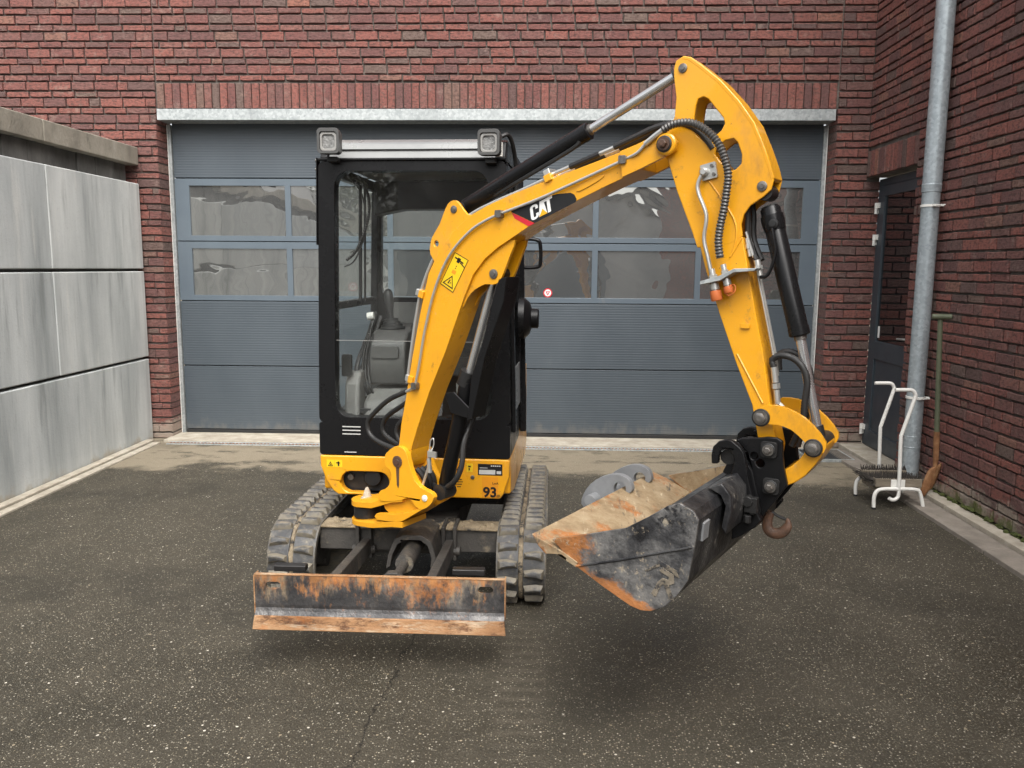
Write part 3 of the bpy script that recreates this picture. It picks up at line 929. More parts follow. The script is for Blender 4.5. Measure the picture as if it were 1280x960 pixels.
# --- tracks
R_T, Y_F, Y_R = .165, -.515, .56
def track_path(s):
    """s metres along the belt -> (y, z, ty, tz)"""
    zc = R_T + .025
    L1 = Y_R - Y_F; C = math.pi * R_T; tot = 2 * L1 + 2 * C
    s %= tot
    if s < L1: return Y_R - s, zc + R_T, -1, 0
    s -= L1
    if s < C:
        a = s / R_T
        return Y_F - R_T * math.sin(a), zc + R_T * math.cos(a), -math.cos(a), -math.sin(a)
    s -= C
    if s < L1: return Y_F + s, zc - R_T, 1, 0
    s -= L1
    a = s / R_T
    return Y_R + R_T * math.sin(a), zc - R_T * math.cos(a), math.cos(a), math.sin(a)
TOT = 2 * (Y_R - Y_F) + 2 * math.pi * R_T
def lug_mesh(seed, mirror):
    r = random.Random(seed)
    sx = -1 if mirror else 1
    # plan outline of a pad: narrow by the groove, broad at the outer edge
    base = [(.004, -.016), (.050, -.018), (.094, -.027), (.096, .020), (.055, .024), (.004, .013)]
    top = [(.010, -.009), (.050, -.010), (.084, -.017), (.086, .011), (.055, .014), (.010, .006)]
    vs = [(sx * (x + r.uniform(-.002, .002)), y + r.uniform(-.002, .002), 0) for x, y in base] + [(sx * (x + r.uniform(-.002, .002)), y + r.uniform(-.0015, .0015), .026 + r.uniform(-.003, .001)) for x, y in top]
    fs = [(0, 1, 2, 3, 4, 5)[::-1], (6, 7, 8, 9, 10, 11)] + [(i, (i + 1) % 6, 6 + (i + 1) % 6, 6 + i) for i in range(6)]
    me = bpy.data.meshes.new("lug")
    me.from_pydata(vs, [], fs)
    bm = bmesh.new(); bm.from_mesh(me); bmesh.ops.recalc_face_normals(bm, faces=bm.faces)
    bmesh.ops.bevel(bm, geom=[e for e in bm.edges if all(v.co.z > .005 for v in e.verts)], offset=.004, segments=1, affect='EDGES')
    bm.to_mesh(me); bm.free()
    me.polygons.foreach_set("use_smooth", [True] * len(me.polygons)); me.set_sharp_from_angle(angle=rad(40))
    me.materials.append(M['track_rubber'])
    return me
LUG = {(m, i): lug_mesh(40 + i, m) for m in (0, 1) for i in range(4)}
for side in (-1, 1):
    cx = side * .545
    nseg = 132
    prof = [(-.115, -.012), (-.115, .012), (-.100, .016), (-.012, .016), (-.010, .006), (.010, .006), (.012, .016), (.100, .016), (.115, .012), (.115, -.012)]
    mb = MB(); k = len(prof); vs = []; fs = []
    for i in range(nseg):
        y, z, ty, tz = track_path(TOT * i / nseg)
        ny, nz = -tz, ty
        ny, nz = (tz, -ty)
        if side: pass
        for a, b in prof:
            vs.append(un(cx + a, y + ny * b, z + nz * b))
    for i in range(nseg):
        for j in range(k):
            a, b = i * k, ((i + 1) % nseg) * k
            fs.append((a + j, a + (j + 1) % k, b + (j + 1) % k, b + j))
    mb.add(vs, fs)
    tr = mb.build("track", 'track_rubber', EX, smooth=40)
    # dried mud packed in the centre groove
    mm = MB(); rr = random.Random(side + 5); vs = []; fs = []
    for i in range(nseg):
        y, z, ty, tz = track_path(TOT * i / nseg)
        ny, nz = (tz, -ty)
        for a, b in ((-.014, .004), (-.008, .019 + rr.uniform(-.006, .004)), (.008, .019 + rr.uniform(-.006, .004)), (.014, .004)):
            vs.append(un(cx + a + rr.uniform(-.002, .002), y + ny * b, z + nz * b))
    for i in range(nseg):
        for j in range(3):
            a, b = i * 4, ((i + 1) % nseg) * 4
            fs.append((a + j, a + j + 1, b + j + 1, b + j))
    mm.add(vs, fs).build("mud_line", 'track_mud', tr, smooth=60)
    pitch = .0735; nl = int(TOT / pitch)
    for i in range(nl):
        for half in (0, 1):
            y, z, ty, tz = track_path(TOT * (i + (.5 if half else 0)) / nl)
            nrm = Vector((0, tz, -ty)); tan = Vector((0, ty, tz)); xx = Vector((1, 0, 0))
            yy = nrm.cross(xx)
            Rm = Matrix((xx, yy, nrm)).transposed()
            Rm = Matrix.Rotation(-TV, 3, 'Z') @ Rm
            o = bpy.data.objects.new("lug", LUG[half, rng.randrange(4)])
            COL.objects.link(o); o.parent = tr
            base = un(cx + (.012 if half == 0 else -.012), y, z) + (Matrix.Rotation(-TV, 3, 'Z') @ nrm) * .0155
            o.matrix_local = Matrix.Translation(base - EX.location) @ Rm.to_4x4()
    # rollers, idler, sprocket and side frame
    for yy, r in ((Y_F, .138), (Y_R, .138)):
        mb = MB()
        mb.lathe(un(cx - .05, yy, .19), un(1, 0, 0) - un(0, 0, 0), [(0, .05), (.004, r * .9), (.010, r), (.09, r), (.096, r * .9), (.10, .05)], 28)
        mb.build("idler_wheel", 'under', tr)
    for yy in (-.26, 0, .26):
        MB().cyl(un(cx - .055, yy, .085), un(cx + .055, yy, .085), .05, n=18).build("roller", 'under', tr)
    fr = MB()
    fr.prism([(Y_F + .02, .14), (Y_F + .10, .10), (Y_R - .10, .10), (Y_R - .02, .15), (Y_R - .06, .24), (Y_F + .10, .25)], lambda a, b, d: un(cx + d, a, b), -.06, .06)
    fr.build("track_frame", 'under', tr, .006)

# --- lower frame
lf = MB()
lf.box((-.44, -.56, .235), (.44, -.47, .345), un)
lf.box((-.44, .30, .22), (.44, .42, .33), un)
lf.box((-.21, -.50, .20), (.21, .40, .36), un)
low = lf.build("lower_frame", 'under', EX, .006)
MB().box((-.436, -.575, .3462), (.436, -.44, .357), un).build("mud_crust", 'under_mud', low, .005)
rr = random.Random(8)
cl = MB()
for i in range(60):
    x = rr.uniform(-.42, .42); s = rr.uniform(.006, .022)
    c = un(x, rr.uniform(-.57, -.44), .352)
    cl.lathe(c, (rr.uniform(-.3, .3), rr.uniform(-.3, .3), 1), [(-s * .3, s * .8), (s * .2, s), (s * .6, s * .6), (s * .8, s * .15)], 6)
cl = cl.build("mud_clod", 'under_mud', low, smooth=50); cl["kind"] = "stuff"
for x in (-.245, -.185, .17, .225):
    MB().box((x - .009, -.60, .205), (x + .009, -.45, .372), un).build("pivot_lug", 'under', low, .004)
MB().cyl(un(-.27, -.585, .25), un(-.16, -.585, .25), .022).build("pivot_pin", 'under', low)
MB().cyl(un(.15, -.585, .25), un(.25, -.585, .25), .022).build("pivot_pin", 'under', low)
MB().lathe(un(0, -.02, .36), (0, 0, 1), [(0, .30), (.05, .30), (.055, .28), (.10, .28)], 40).build("slew_ring", 'black_dull', low)
# --- dozer blade, raised a little
BYF = 3.035
def bl(x, y, z): return Vector((-.62 + x, BYF + y - x * .012, z))
blade = MB()
slots = [rrect(-.452, .334, -.392, .362, .0135), rrect(.392, .334, .452, .362, .0135)]
blade.prism([(-.496, .268), (.496, .268), (.496, .389), (-.496, .389)], lambda a, b, d: bl(a, d, b), .0, .012, slots)
arc = [(.0, .268), (.002, .254), (-.003, .242), (-.010, .231), (-.013, .226)]
for (ya, za), (yb, zb) in zip(arc, arc[1:]):
    blade.hexa([bl(-.496, yb, zb), bl(.496, yb, zb), bl(.496, yb + .012, zb), bl(-.496, yb + .012, zb), bl(-.496, ya, za), bl(.496, ya, za), bl(.496, ya + .012, za), bl(-.496, ya + .012, za)])
blade = blade.build("dozer_blade", 'blade', EX, smooth=40)
MB().hexa([bl(-.503, -.030, .174), bl(.503, -.030, .174), bl(.503, -.018, .170), bl(-.503, -.018, .170), bl(-.497, -.019, .227), bl(.497, -.019, .227), bl(.497, -.004, .227), bl(-.497, -.004, .227)]).build("cutting_edge", 'blade_edge', blade, .003)
MB().box((-.498, -.002, .3892), (.498, .016, .394), bl).build("top_rail", 'blade_edge', blade, .002)
for s in (-1, 1):
    MB().box((s * .4985 - .003, -.002, .229), (s * .4985 + .003, .05, .3885), bl).build("end_rib", 'blade_edge', blade, .002)
    # push arm (and the folded lug behind the blade top)
    MB().box((s * .36 - .075, .05, .385), (s * .36 + .055, .09, .410), bl).build("blade_lug", 'black_dull', blade, .004)
    a = Vector(un(s * .20, -.58, .27)); b = bl(s * .17 - (.02 if s < 0 else -.03), .02, .33)
    mb = MB()
    mb.hexa([a + Vector((-.02, 0, -.04)), a + Vector((.02, 0, -.04)), b + Vector((.02, 0, -.05)), b + Vector((-.02, 0, -.05)), a + Vector((-.02, 0, .035)), a + Vector((.02, 0, .035)), b + Vector((.02, 0, .05)), b + Vector((-.02, 0, .05))])
    mb.build("push_arm", 'under', EX, .005)
c0, c1 = un(.05, -.56, .30), bl(.045, .06, .345)
mb = MB(); mb.cyl(c0, c0.lerp(c1, .62), .040, n=22).cyl(c0.lerp(c1, .62), c1, .020, n=16)
cy = mb.build("blade_cylinder", 'under', EX)
MB().prism([(-.045, -.03), (-.045, .03), (-.02, .055), (.02, .055), (.045, .03), (.045, -.03)], lambda a, b, d: c1 + Vector((a, d, b - .01)), -.012, .025).build("clevis", 'under', cy, .006)
# shroud over the cylinder
sh = MB(); w = [(-.115, .235), (-.105, .30), (-.075, .375), (-.03, .395), (.05, .395), (.095, .365), (.115, .29), (.105, .235), (.088, .245), (.094, .29), (.078, .345), (.045, .372), (-.025, .372), (-.06, .352), (-.085, .30), (-.096, .245)]
sh.prism(w, lambda a, b, d: un(.05 + a, d, b), -.80, -.54)
sh.build("cylinder_shroud", 'under', EX, .006)

# --- swing nose and bracket
nose = MB()
nose.lathe(bp(-.262, .452), (0, 0, 1), [(0, .058), (.004, .062), (.052, .062), (.056, .058)], 28)
nose.hexa([bp(-.30, .46, .02), bp(-.22, .46, .02), up(.05, -.45, .40), up(-.25, -.45, .40), bp(-.30, .50, .02), bp(-.22, .50, .02), up(.05, -.45, .50), up(-.25, -.45, .50)])
nose.build("swing_nose", 'black_dull', EX, .003)
BR = [(-0.072, 0.7829), (-0.0542, 0.8018), (-0.0309, 0.8204), (-0.0022, 0.832), (0.0315, 0.8262), (0.0507, 0.8023), (0.0614, 0.7708), (0.0721, 0.7371), (0.0964, 0.6922), (0.1182, 0.6736), (0.14, 0.6629), (0.1806, 0.6527), (0.1966, 0.6335), (0.1774, 0.5997), (0.1001, 0.5503), (0.0436, 0.5143), (0.0091, 0.4946), (-0.0195, 0.4986), (-0.06, 0.50), (-0.095, 0.53), (-0.11, 0.575), (-0.1, 0.61), (-0.0633, 0.6364), (-0.0405, 0.676), (-0.0377, 0.7034), (-0.0501, 0.7251), (-0.0721, 0.7364)]
br = MB()
br.prism(smooth2d(BR[:14] + [(.135, .572), (.095, .580), (.062, .612), (.012, .592), (-.044, .580), (-.10, .572), (-.115, .595), (-.1, .62)] + BR[22:], 2), fbp, -.085, -.058)
br.prism(smooth2d([(-.13, .508), (-.03, .522), (.06, .548), (.12, .575), (.1774, .5997), (.10, .5503), (.0436, .5143), (.0091, .4946), (-.03, .4886), (-.13, .480)], 2), fbp, -.083, -.058)
br.prism(smooth2d([(u, z) for u, z in BR], 2), fbp, .060, .085)
# casting body and the two fork arms that grip the nose
br.prism(smooth2d([(.10, .560), (.06, .640), (-.03, .650), (-.11, .612), (-.10, .53), (-.02, .50), (.05, .52)], 2), fbp, -.0602, .0602)
for z0, z1, dz in ((.512, .537, .075), (.424, .447, .045)):
    prof = []
    pts_o = [(-.262 + .072 * math.cos(t), .072 * math.sin(t)) for t in [rad(90 + 180 * i / 10) for i in range(11)]]
    plan = pts_o + [(-.17, -.075), (-.04, -.083), (.02, -.083), (.02, .083), (-.04, .083), (-.17, .075)]
    n = len(plan); lift = lambda u: max(0, min(1, (u + .235) / .22)) ** 1.5 * dz
    vs = [bp(u, z0 + lift(u), nn) for u, nn in plan] + [bp(u, z1 + lift(u) * 1.05, nn) for u, nn in plan]
    br.add(vs, [tuple(range(n)), tuple(range(n, 2 * n))] + [(i, (i + 1) % n, n + (i + 1) % n, n + i) for i in range(n)])
bracket = br.build("swing_bracket", 'yellow_worn', EX, .006, 3)
pin(bracket, .0, .764, -.0852, .026, 'rust_dark'); pin(bracket, .150, .625, -.0852, .014, 'white_paint')
MB().prism([(-.010, .755), (.010, .755), (.007, .66), (.002, .645), (-.006, .66)], fbp, -.0858, -.0853).build("grease_streak", 'rust_dark', bracket)
MB().lathe(bp(-.262, .538), (0, 0, 1), [(0, .030), (.005, .028), (.010, .020), (.036, .013), (.052, .005)], 20).build("pin_cap", 'kerb', bracket)
MB().cyl(bp(-.262, .415), bp(-.262, .424), .030).build("pin_foot", 'black_dull', bracket)

# --- upper body: yellow skirt with slot, floor frame, rear hood
def slot(x0, z0, x1, z1): return rrect(x0, z0, x1, z1, (z1 - z0) / 2 - .001, 8)
SK = [(-.468, .684), (.468, .684), (.466, .60), (.440, .515), (.420, .488), (-.380, .488), (-.405, .505), (-.440, .56), (-.466, .63)]
SLOT = slot(-.365, .500, -.125, .606)
sk = MB().prism(SK, upf, -.565, -.515, [SLOT])
skirt = sk.build("front_skirt", 'yellow', EX, .008, 3)
MB().box((-.40, -.50, .47), (.42, -.05, .66), up).build("deck_frame", 'black_dull', EX, .01)
sw = MB(); sw.lathe(up(-.215, -.515, .568), up(0, -1, 0) - up(0, 0, 0), [(-.05, .045), (.012, .045), (.02, .040), (.022, .02)], 24)
sw.build("swing_cylinder", 'black_dull', EX)
MB().cyl(up(-.33, -.50, .565), up(-.33, -.52, .565), .015).build("bolt", 'bolt', skirt)
body = MB()
for s in (-1, 1):
    # side sill and rear corner, rising to the back
    body.prism([(-.51, .50), (-.51, .684), (-.30, .684), (-.05, .70), (.25, .80), (.50, 1.02), (.62, 1.02), (.62, .52), (.50, .46), (-.30, .46)], lambda a, b, d, s=s: up(s * d, a, b), .40, .468)
body.prism([(-.44, .48), (.44, .48), (.44, 1.38), (-.44, 1.38)], upf, .47, .66)
body.build("engine_body", 'yellow', EX, .012, 3)
MB().box((-.43, .20, .69), (.43, .46, 1.06), up).build("seat_box", 'cab_grey', EX, .02)

# stickers and plates on the skirt
def sticker(x0, z0, x1, z1, mat, d=-.5662, name="sticker", parent=skirt):
    return MB().box((x0, d, z0), (x1, d + .0007, z1), up).build(name, mat, parent, smooth=0)
def wtri(x, z, s, parent, d=-.5675):
    MB().prism([(x - s, z - s * .8), (x + s, z - s * .8), (x, z + s)], upf, d, d + .0006, [[(x - s * .62, z - s * .58), (x + s * .62, z - s * .58), (x, z + s * .62)]]).build("warning_mark", 'black_print', parent, smooth=0)
    MB().prism([(x - .003, z - s * .4), (x + .004, z - s * .4), (x + .001, z + s * .3)], upf, d, d + .0006).build("warning_mark", 'black_print', parent, smooth=0)
for x in (-.415, -.375):
    s_ = sticker(x - .019, .625, x + .019, .662, 'yellow_print')
    if x < -.4: wtri(x, .641, .013, s_)
    else: MB().box((x - .004, -.5675, .632), (x + .004, -.567, .655), up).box((x - .012, -.5675, .645), (x + .008, -.567, .65), up).build("symbol", 'black_print', s_, smooth=0)
s_ = sticker(.200, .620, .243, .662, 'orange_print'); wtri(.2215, .638, .014, s_)
s_ = sticker(.258, .620, .288, .662, 'yellow_print')
MB().box((.268, -.5675, .628), (.274, -.567, .640), up).box((.266, -.5675, .644), (.279, -.567, .652), up).build("symbol", 'black_print', s_, smooth=0)
pl = sticker(.313, .606, .432, .662, 'black_print', name="serial_plate")
MB().box((.319, -.5675, .611), (.398, -.567, .633), up).box((.404, -.5675, .614), (.426, -.567, .628), up).build("plate_field", 'grey_print', pl, smooth=0)
for i in range(5): MB().box((.376 + i * .010, -.5675, .650), (.383 + i * .010, -.567, .656), up).build("plate_mark", 'grey_print', pl, smooth=0)
MB().box((.322, -.5675, .641), (.36, -.567, .644), up).build("plate_mark", 'grey_print', pl, smooth=0)
s_ = sticker(.333, .496, .412, .598, 'orange_print', name="noise_sticker")
def text(s, x, z, size, mat, parent, name, fr, bold=.004):
    cu = bpy.data.curves.new("txt", 'FONT'); cu.body = s; cu.size = size; cu.offset = bold; cu.align_x = 'CENTER'
    ob = bpy.data.objects.new("txt", cu); COL.objects.link(ob)
    bpy.context.view_layer.update()
    me = bpy.data.meshes.new_from_object(ob)
    mb = MB(); mb.add([fr(x + v.co.x, z + v.co.y) for v in me.vertices], [tuple(p.vertices) for p in me.polygons])
    bpy.data.objects.remove(ob); bpy.data.curves.remove(cu)
    return mb.build(name, mat, parent, smooth=0)
text("93", .372, .500, .068, 'black_print', s_, "lettering", lambda a, b: up(a, -.5678, b), .0022)
text("dB", .412, .500, .017, 'black_print', s_, "lettering", lambda a, b: up(a, -.5678, b), .0003)
text("LwA", .398, .562, .016, 'black_print', s_, "lettering", lambda a, b: up(a, -.5678, b), .0003)
for i, (a, b) in enumerate(((.195, .225), (.185, .235), (.183, .24), (.19, .235), (.2, .23))):
    z = .592 - i * .012
    MB().box((a, -.5668, z), (b, -.566, z + .004), up).build("vent_slot", 'black_print', skirt, smooth=0)
MB().lathe(up(.287, -.5655, .594), up(0, -1, 0) - up(0, 0, 0), [(0, .010), (.003, .010), (.004, .007)], 16).build("bolt", 'bolt', skirt)

# --- cab
ZB, ZT = .845, 2.085
MB().prism(rrect(-.468, .688, .468, .848, .012), upf, -.562, -.50).build("front_panel", 'black', EX, .006)
lv = MB()
for i in range(3): lv.box((-.352, -.5640, .790 + i * .018), (-.262, -.5622, .795 + i * .018), up)
lv.build("louvre", 'grey_print', bpy.data.objects["front_panel"], smooth=0)
MB().box((-.345, -.5638, .700), (-.285, -.5622, .704), up).build("louvre", 'grey_print', bpy.data.objects["front_panel"], smooth=0)
ff = MB()
front_open = rrect(-.386, ZB + .03, .380, 2.040, .075, 6)
ff.prism(rrect(-.468, ZB + .0005, .468, ZT, .03), upf, -.562, -.49, [front_open])
frame = ff.build("cab_frame", 'black', EX, .010, 3)
# rear frame
rf = MB()
rf.prism(rrect(-.45, 1.05, .45, 2.07, .04), upf, .45, .50, [rrect(-.415, 1.42, .405, 1.985, .06, 5)])
rf.build("rear_frame", 'black', frame, .008)
# header inside: shallow panel under the roof with lamp and vents
MB().box((-.40, .38, 1.985), (.40, .45, 2.06), up).build("rear_header", 'black_dull', frame, .01)
for s in (-1, 1):
    side = MB()
    X0, X1 = (.425, .468)
    def sp(a, b, d, s=s): return up(s * d, a, b)
    side.prism([(-.49, 2.03), (.45, 2.03), (.45, 2.083), (-.49, 2.083)], sp, X0, X1)          # top rail
    side.prism([(-.49, .69), (.45, .69), (.45, .86), (-.49, .86)], sp, X0, X1)                # sill
    side.prism([(-.49, 1.385), (.45, 1.385), (.45, 1.425), (-.49, 1.425)], sp, X0 + .004, X1 - .004) # mid rail
    side.prism([(.39, .86), (.45, .86), (.45, 2.03), (.41, 2.03)], sp, X0, X1)                # rear post
    if s > 0:
        side.prism([(-.03, .86), (.02, .86), (.02, 2.03), (-.03, 2.03)], sp, X0, X1 + .012)   # door post
        side.prism([(-.475, .80), (-.43, .80), (-.43, 2.05), (-.475, 2.05)], sp, X1, X1 + .02)  # door frame edge
        side.prism([(.05, .70), (.09, .70), (.09, 2.06), (.05, 2.06)], sp, X1 + .0, X1 + .035)
    side.build("side_frame", 'black', frame, .006)
    MB().prism([(-.488, .862), (.36, .862), (.40, 1.384), (-.488, 1.384)], sp, .444, .449).build("side_glass", 'glass', frame, smooth=0)
    MB().prism([(-.488, 1.426), (.398, 1.426), (.40, 2.028), (-.488, 2.028)], sp, .444, .449).build("side_glass", 'glass', frame, smooth=0)
MB().prism(rrect(-.392, ZB + .024, .386, 2.046, .075, 6), upf, -.536, -.531).build("windscreen", 'glass', frame, smooth=0)
MB().prism(rrect(-.42, 1.415, .41, 1.99, .06, 5), upf, .472, .477).build("rear_glass", 'glass', frame, smooth=0)
MB().box((-.386, -.540, 1.246), (.380, -.538, 1.2485), up).build("glass_seam", 'lamp_ring', frame, smooth=0)
# thin wiper post and cable at the left
MB().cyl(up(-.36, -.20, 1.42), up(-.36, -.20, 2.04), .009, n=10).cyl(up(-.335, -.20, 1.42), up(-.335, -.20, 2.04), .006, n=8).build("wiper_post", 'black_dull', frame)
MB().tube([up(-.37, -.42, 1.63), up(-.32, -.41, 1.68), up(-.27, -.40, 1.80), up(-.255, -.40, 1.90), up(-.28, -.40, 1.99), up(-.34, -.40, 2.03)], .007, 8, 6, rib=(.012, .15)).build("cable", 'hose', frame)
MB().tube([up(-.38, -.42, 1.60), up(-.33, -.41, 1.63), up(-.285, -.40, 1.74), up(-.275, -.40, 1.86), up(-.30, -.40, 1.96), up(-.35, -.40, 2.02)], .004, 8, 6).build("cable", 'hose', frame)
# roof
rf = MB()
sec_r = [(-.545, 2.088), (-.535, 2.105), (-.50, 2.175), (-.44, 2.198), (.45, 2.200), (.50, 2.17), (.51, 2.088)]
rf.prism(sec_r, ups, -.425, .425)
roof = rf.build("roof", 'roof', EX, .012, 3)
MB().box((-.468, -.572, 2.0855), (.468, -.44, 2.098), up).build("roof_trim", 'black', roof, .004)
MB().prism([(-.545, 2.10), (-.49, 2.178), (-.44, 2.193), (.45, 2.193), (.50, 2.10)], lambda a, b, d: up(d, a, b), .427, .466).build("roof_side", 'black', roof, .008)
MB().prism([(-.545, 2.10), (-.49, 2.178), (-.44, 2.193), (.45, 2.193), (.50, 2.10)], lambda a, b, d: up(d, a, b), -.466, -.427).build("roof_side", 'black', roof, .008)
MB().box((-.40, -.526, 2.140), (.40, -.514, 2.1435), up).build("roof_crease", 'black_dull', roof, smooth=0)
MB().box((.11, -.492, 2.046), (.185, -.487, 2.060), up).build("label_strip", 'grey_print', roof, smooth=0)
# inner headliner
MB().prism([(-.424, 1.89), (-.36, 1.905), (-.25, 1.925), (.25, 1.93), (.424, 1.90), (.424, 2.082), (-.424, 2.082)], upf, .30, .448).build("headliner", 'black_dull', roof, .01)
# work lights
for cx, cz, tilt in ((-.378, 2.160, -3), (.398, 2.150, 4)):
    yb = -.66
    wl = MB()
    T = rad(tilt)
    def wf(a, b, d, cx=cx, cz=cz, T=T): return up(cx + a * math.cos(T) + d * math.sin(T), yb - a * math.sin(T) + d * math.cos(T), cz + b)
    wl.prism(rrect(-.053, -.056, .053, .056, .018), wf, -.018, .020, [rrect(-.041, -.045, .041, .040, .012)])
    wl.prism(rrect(-.049, -.052, .049, .052, .018), wf, .021, .062)
    w_ = wl.build("work_light", 'lamp_case', roof, .005, 2)
    MB().prism(rrect(-.046, -.050, .046, .044, .012), wf, -.004, .010).build("lens", 'lamp_lens', w_, .004)
    MB().prism(rrect(-.040, -.044, .040, .038, .016), wf, -.012, -.005, [rrect(-.030, -.034, .030, .028, .014)]).build("lens_ring", 'lamp_ring', w_, .002)
    MB().box((cx - .026, yb + .045, cz - .085), (cx + .026, -.50, cz - .061), up).build("lamp_bracket", 'black_dull', w_, .004)
MB().box((-.476, -.57, 1.70), (-.470, -.52, 2.10), up).build("edge_bracket", 'black', frame, .002)
for z in (2.05, 2.09): MB().cyl(up(-.468, -.545, z), up(-.485, -.545, z), .008, n=10).build("bolt", 'bolt', frame)
hg = MB().tube([up(.44, -.50, 2.20), up(.47, -.48, 2.21), up(.49, -.44, 2.17), up(.50, -.38, 2.08), up(.50, -.36, 1.9)], .010, 8, 5)
hg.build("cab_cable", 'hose', frame)
MB().box((.415, -.57, 2.10), (.452, -.548, 2.165), up).build("lamp_plate", 'white_paint', frame, .003)
# door handle hoop and the round door latch holder, no lamp, on the door side
MB().tube([up(.48, .22, 1.76), up(.56, .22, 1.755), up(.585, .22, 1.73), up(.585, .22, 1.63), up(.565, .22, 1.605), up(.48, .22, 1.60)], .011, 10, 5).build("grab_handle", 'black', frame)
dc = MB(); dc.lathe(up(.48, -.06, 1.335), up(1, 0, 0) - up(0, 0, 0), [(0, .11), (.03, .108), (.055, .085), (.065, .055), (.066, .04)], 32)
dc.lathe(up(.545, -.06, 1.335), up(1, 0, 0) - up(0, 0, 0), [(0, .052), (.035, .052), (.040, .045)], 20)
dc.build("latch_holder", 'black', frame)
MB().tube([up(.475, .07, 1.10), up(.49, .07, .95), up(.49, .07, .72)], .012, 8, 3).build("cab_hose", 'hose', frame)
MB().box((.470, -.30, .88), (.476, .02, 1.10), up).build("door_glass_sheen", 'roof', frame, .003)  # pale strip standing in for the reflection on the lower door glass

# interior
MB().box((-.42, -.49, .69), (.42, .45, .72), up).build("cab_floor", 'cab_light', frame, smooth=0)
fl = MB()
fl.prism([(-.48, .72), (-.43, .93), (-.33, .975), (-.08, .985), (-.05, .72)], lambda a, b, d: up(d, a, b), -.29, -.06)
fl.build("floor_cover", 'cab_light', frame, .035, 4)
MB().prism([(-.47, .72), (-.45, 1.02), (-.40, 1.08), (-.33, 1.08), (-.30, .72)], lambda a, b, d: up(d, a, b), -.375, -.30).build("step_cover", 'cab_light', frame, .02, 3)
MB().tube([up(-.335, -.40, .90), up(-.335, -.36, 1.10), up(-.32, -.20, 1.24), up(-.30, -.12, 1.36)], .012, 8, 5).build("control_rod", 'black_dull', frame)
MB().tube([up(-.315, -.40, .88), up(-.325, -.36, 1.05), up(-.30, -.20, 1.20), up(-.27, -.12, 1.34)], .010, 8, 5).build("control_rod", 'black_dull', frame)
con = MB()
con.prism([(-.30, 1.00), (-.33, 1.11), (-.30, 1.22), (-.22, 1.27), (.12, 1.29), (.12, 1.00), (-.10, .985)], lambda a, b, d: up(d, a, b), -.285, -.095)
con = con.build("control_console", 'cab_grey', frame, .030, 4)
MB().prism(rrect(-.265, 1.14, -.125, 1.20, .015), upf, -.335, -.315).build("console_cover", 'cab_grey', con, .008, 2)
MB().lathe(up(-.205, -.13, 1.27), (-.1, .1, 1), [(0, .070), (.012, .070), (.015, .058), (.027, .058), (.03, .047), (.042, .047), (.045, .036), (.058, .036), (.062, .022)], 20).build("joystick_boot", 'rubber', con)
MB().lathe(up(-.212, -.125, 1.33), (-.12, .05, 1), [(0, .014), (.04, .016), (.06, .022), (.10, .026), (.135, .024), (.15, .016), (.155, .008)], 16).build("joystick", 'rubber', con)
MB().cyl(up(-.335, -.15, 1.34), up(-.30, -.15, 1.345), .020, n=14).build("knob", 'white_paint', con)
MB().prism(rrect(-.30, 1.06, .02, 1.40, .03), upf, .18, .23).build("rear_panel", 'cab_light', frame, .01)
MB().prism(rrect(-.14, 1.22, -.02, 1.38, .02), upf, .168, .179).build("panel_vent", 'black_dull', frame, .005)
for x in (-.36, .30):
    MB().box((x - .02, -.47, .852), (x + .03, -.44, .875), up).build("clip", 'black_dull', frame, .004)
ped = MB(); ped.box((-.32, -.44, .87), (-.24, -.42, .90), up).build("pedal", 'black_dull', frame, .006)
for x in (.18, .27):
    MB().cyl(up(x, -.30, .72), up(x, -.33, 1.02), .008, n=10).build("travel_lever", 'pipe_steel', frame)
for x in (-.02, .08):
    MB().prism(rrect(x - .03, .86, x + .03, .96, .008), lambda a, b, d: up(a, d + (b - .86) * .5, b), -.40, -.385).build("pedal", 'rubber', frame, .004)
for x, y0 in ((-.04, -.30), (.05, -.30)):
    MB().tube([up(x, y0, .74), up(x, y0 - .02, 1.0), up(x - .01, y0 + .02, 1.24)], .009, 8, 4).build("travel_lever", 'black_dull', frame)
    MB().lathe(up(x - .01, y0 + .02, 1.23), (0, 0, 1), [(0, .012), (.02, .017), (.07, .019), (.085, .012)], 12).build("lever_grip", 'rubber', frame)
for dx in (0, .014, .03):
    MB().tube([up(-.30 + dx, -.28, 1.26), up(-.315 + dx, -.33, 1.10), up(-.29 + dx, -.36, .98), up(-.25 + dx, -.30, .90)], .006, 8, 5).build("cable", 'hose', frame)
MB().prism(rrect(-.385, 1.06, -.335, 1.17, .01), upf, -.46, -.44).build("switch_box", 'black_dull', frame, .006)
MB().box((-.36, -.18, 1.00), (-.29, .12, 1.22), up).build("side_console", 'black_dull', frame, .015)
seat = MB()
seat.prism(rrect(-.12, 1.04, .30, 1.14, .035), lambda a, b, d: up(a, d, b), -.22, .22)
seat = seat.build("seat", 'seat', frame, .03, 3)
sb = MB(); sb.prism([(-.11, 1.10), (.31, 1.10), (.33, 1.36), (.28, 1.56), (.20, 1.66), (.02, 1.66), (-.06, 1.58), (-.12, 1.36)], upf, .20, .30)
sb.build("seat_back", 'seat', seat, .035, 3)
MB().prism([(-.30, 1.00), (-.33, 1.11), (-.30, 1.22), (-.22, 1.27), (.12, 1.29), (.12, 1.00)], lambda a, b, d: up(d, a, b), .27, .41).build("control_console", 'cab_grey', frame, .025, 3)

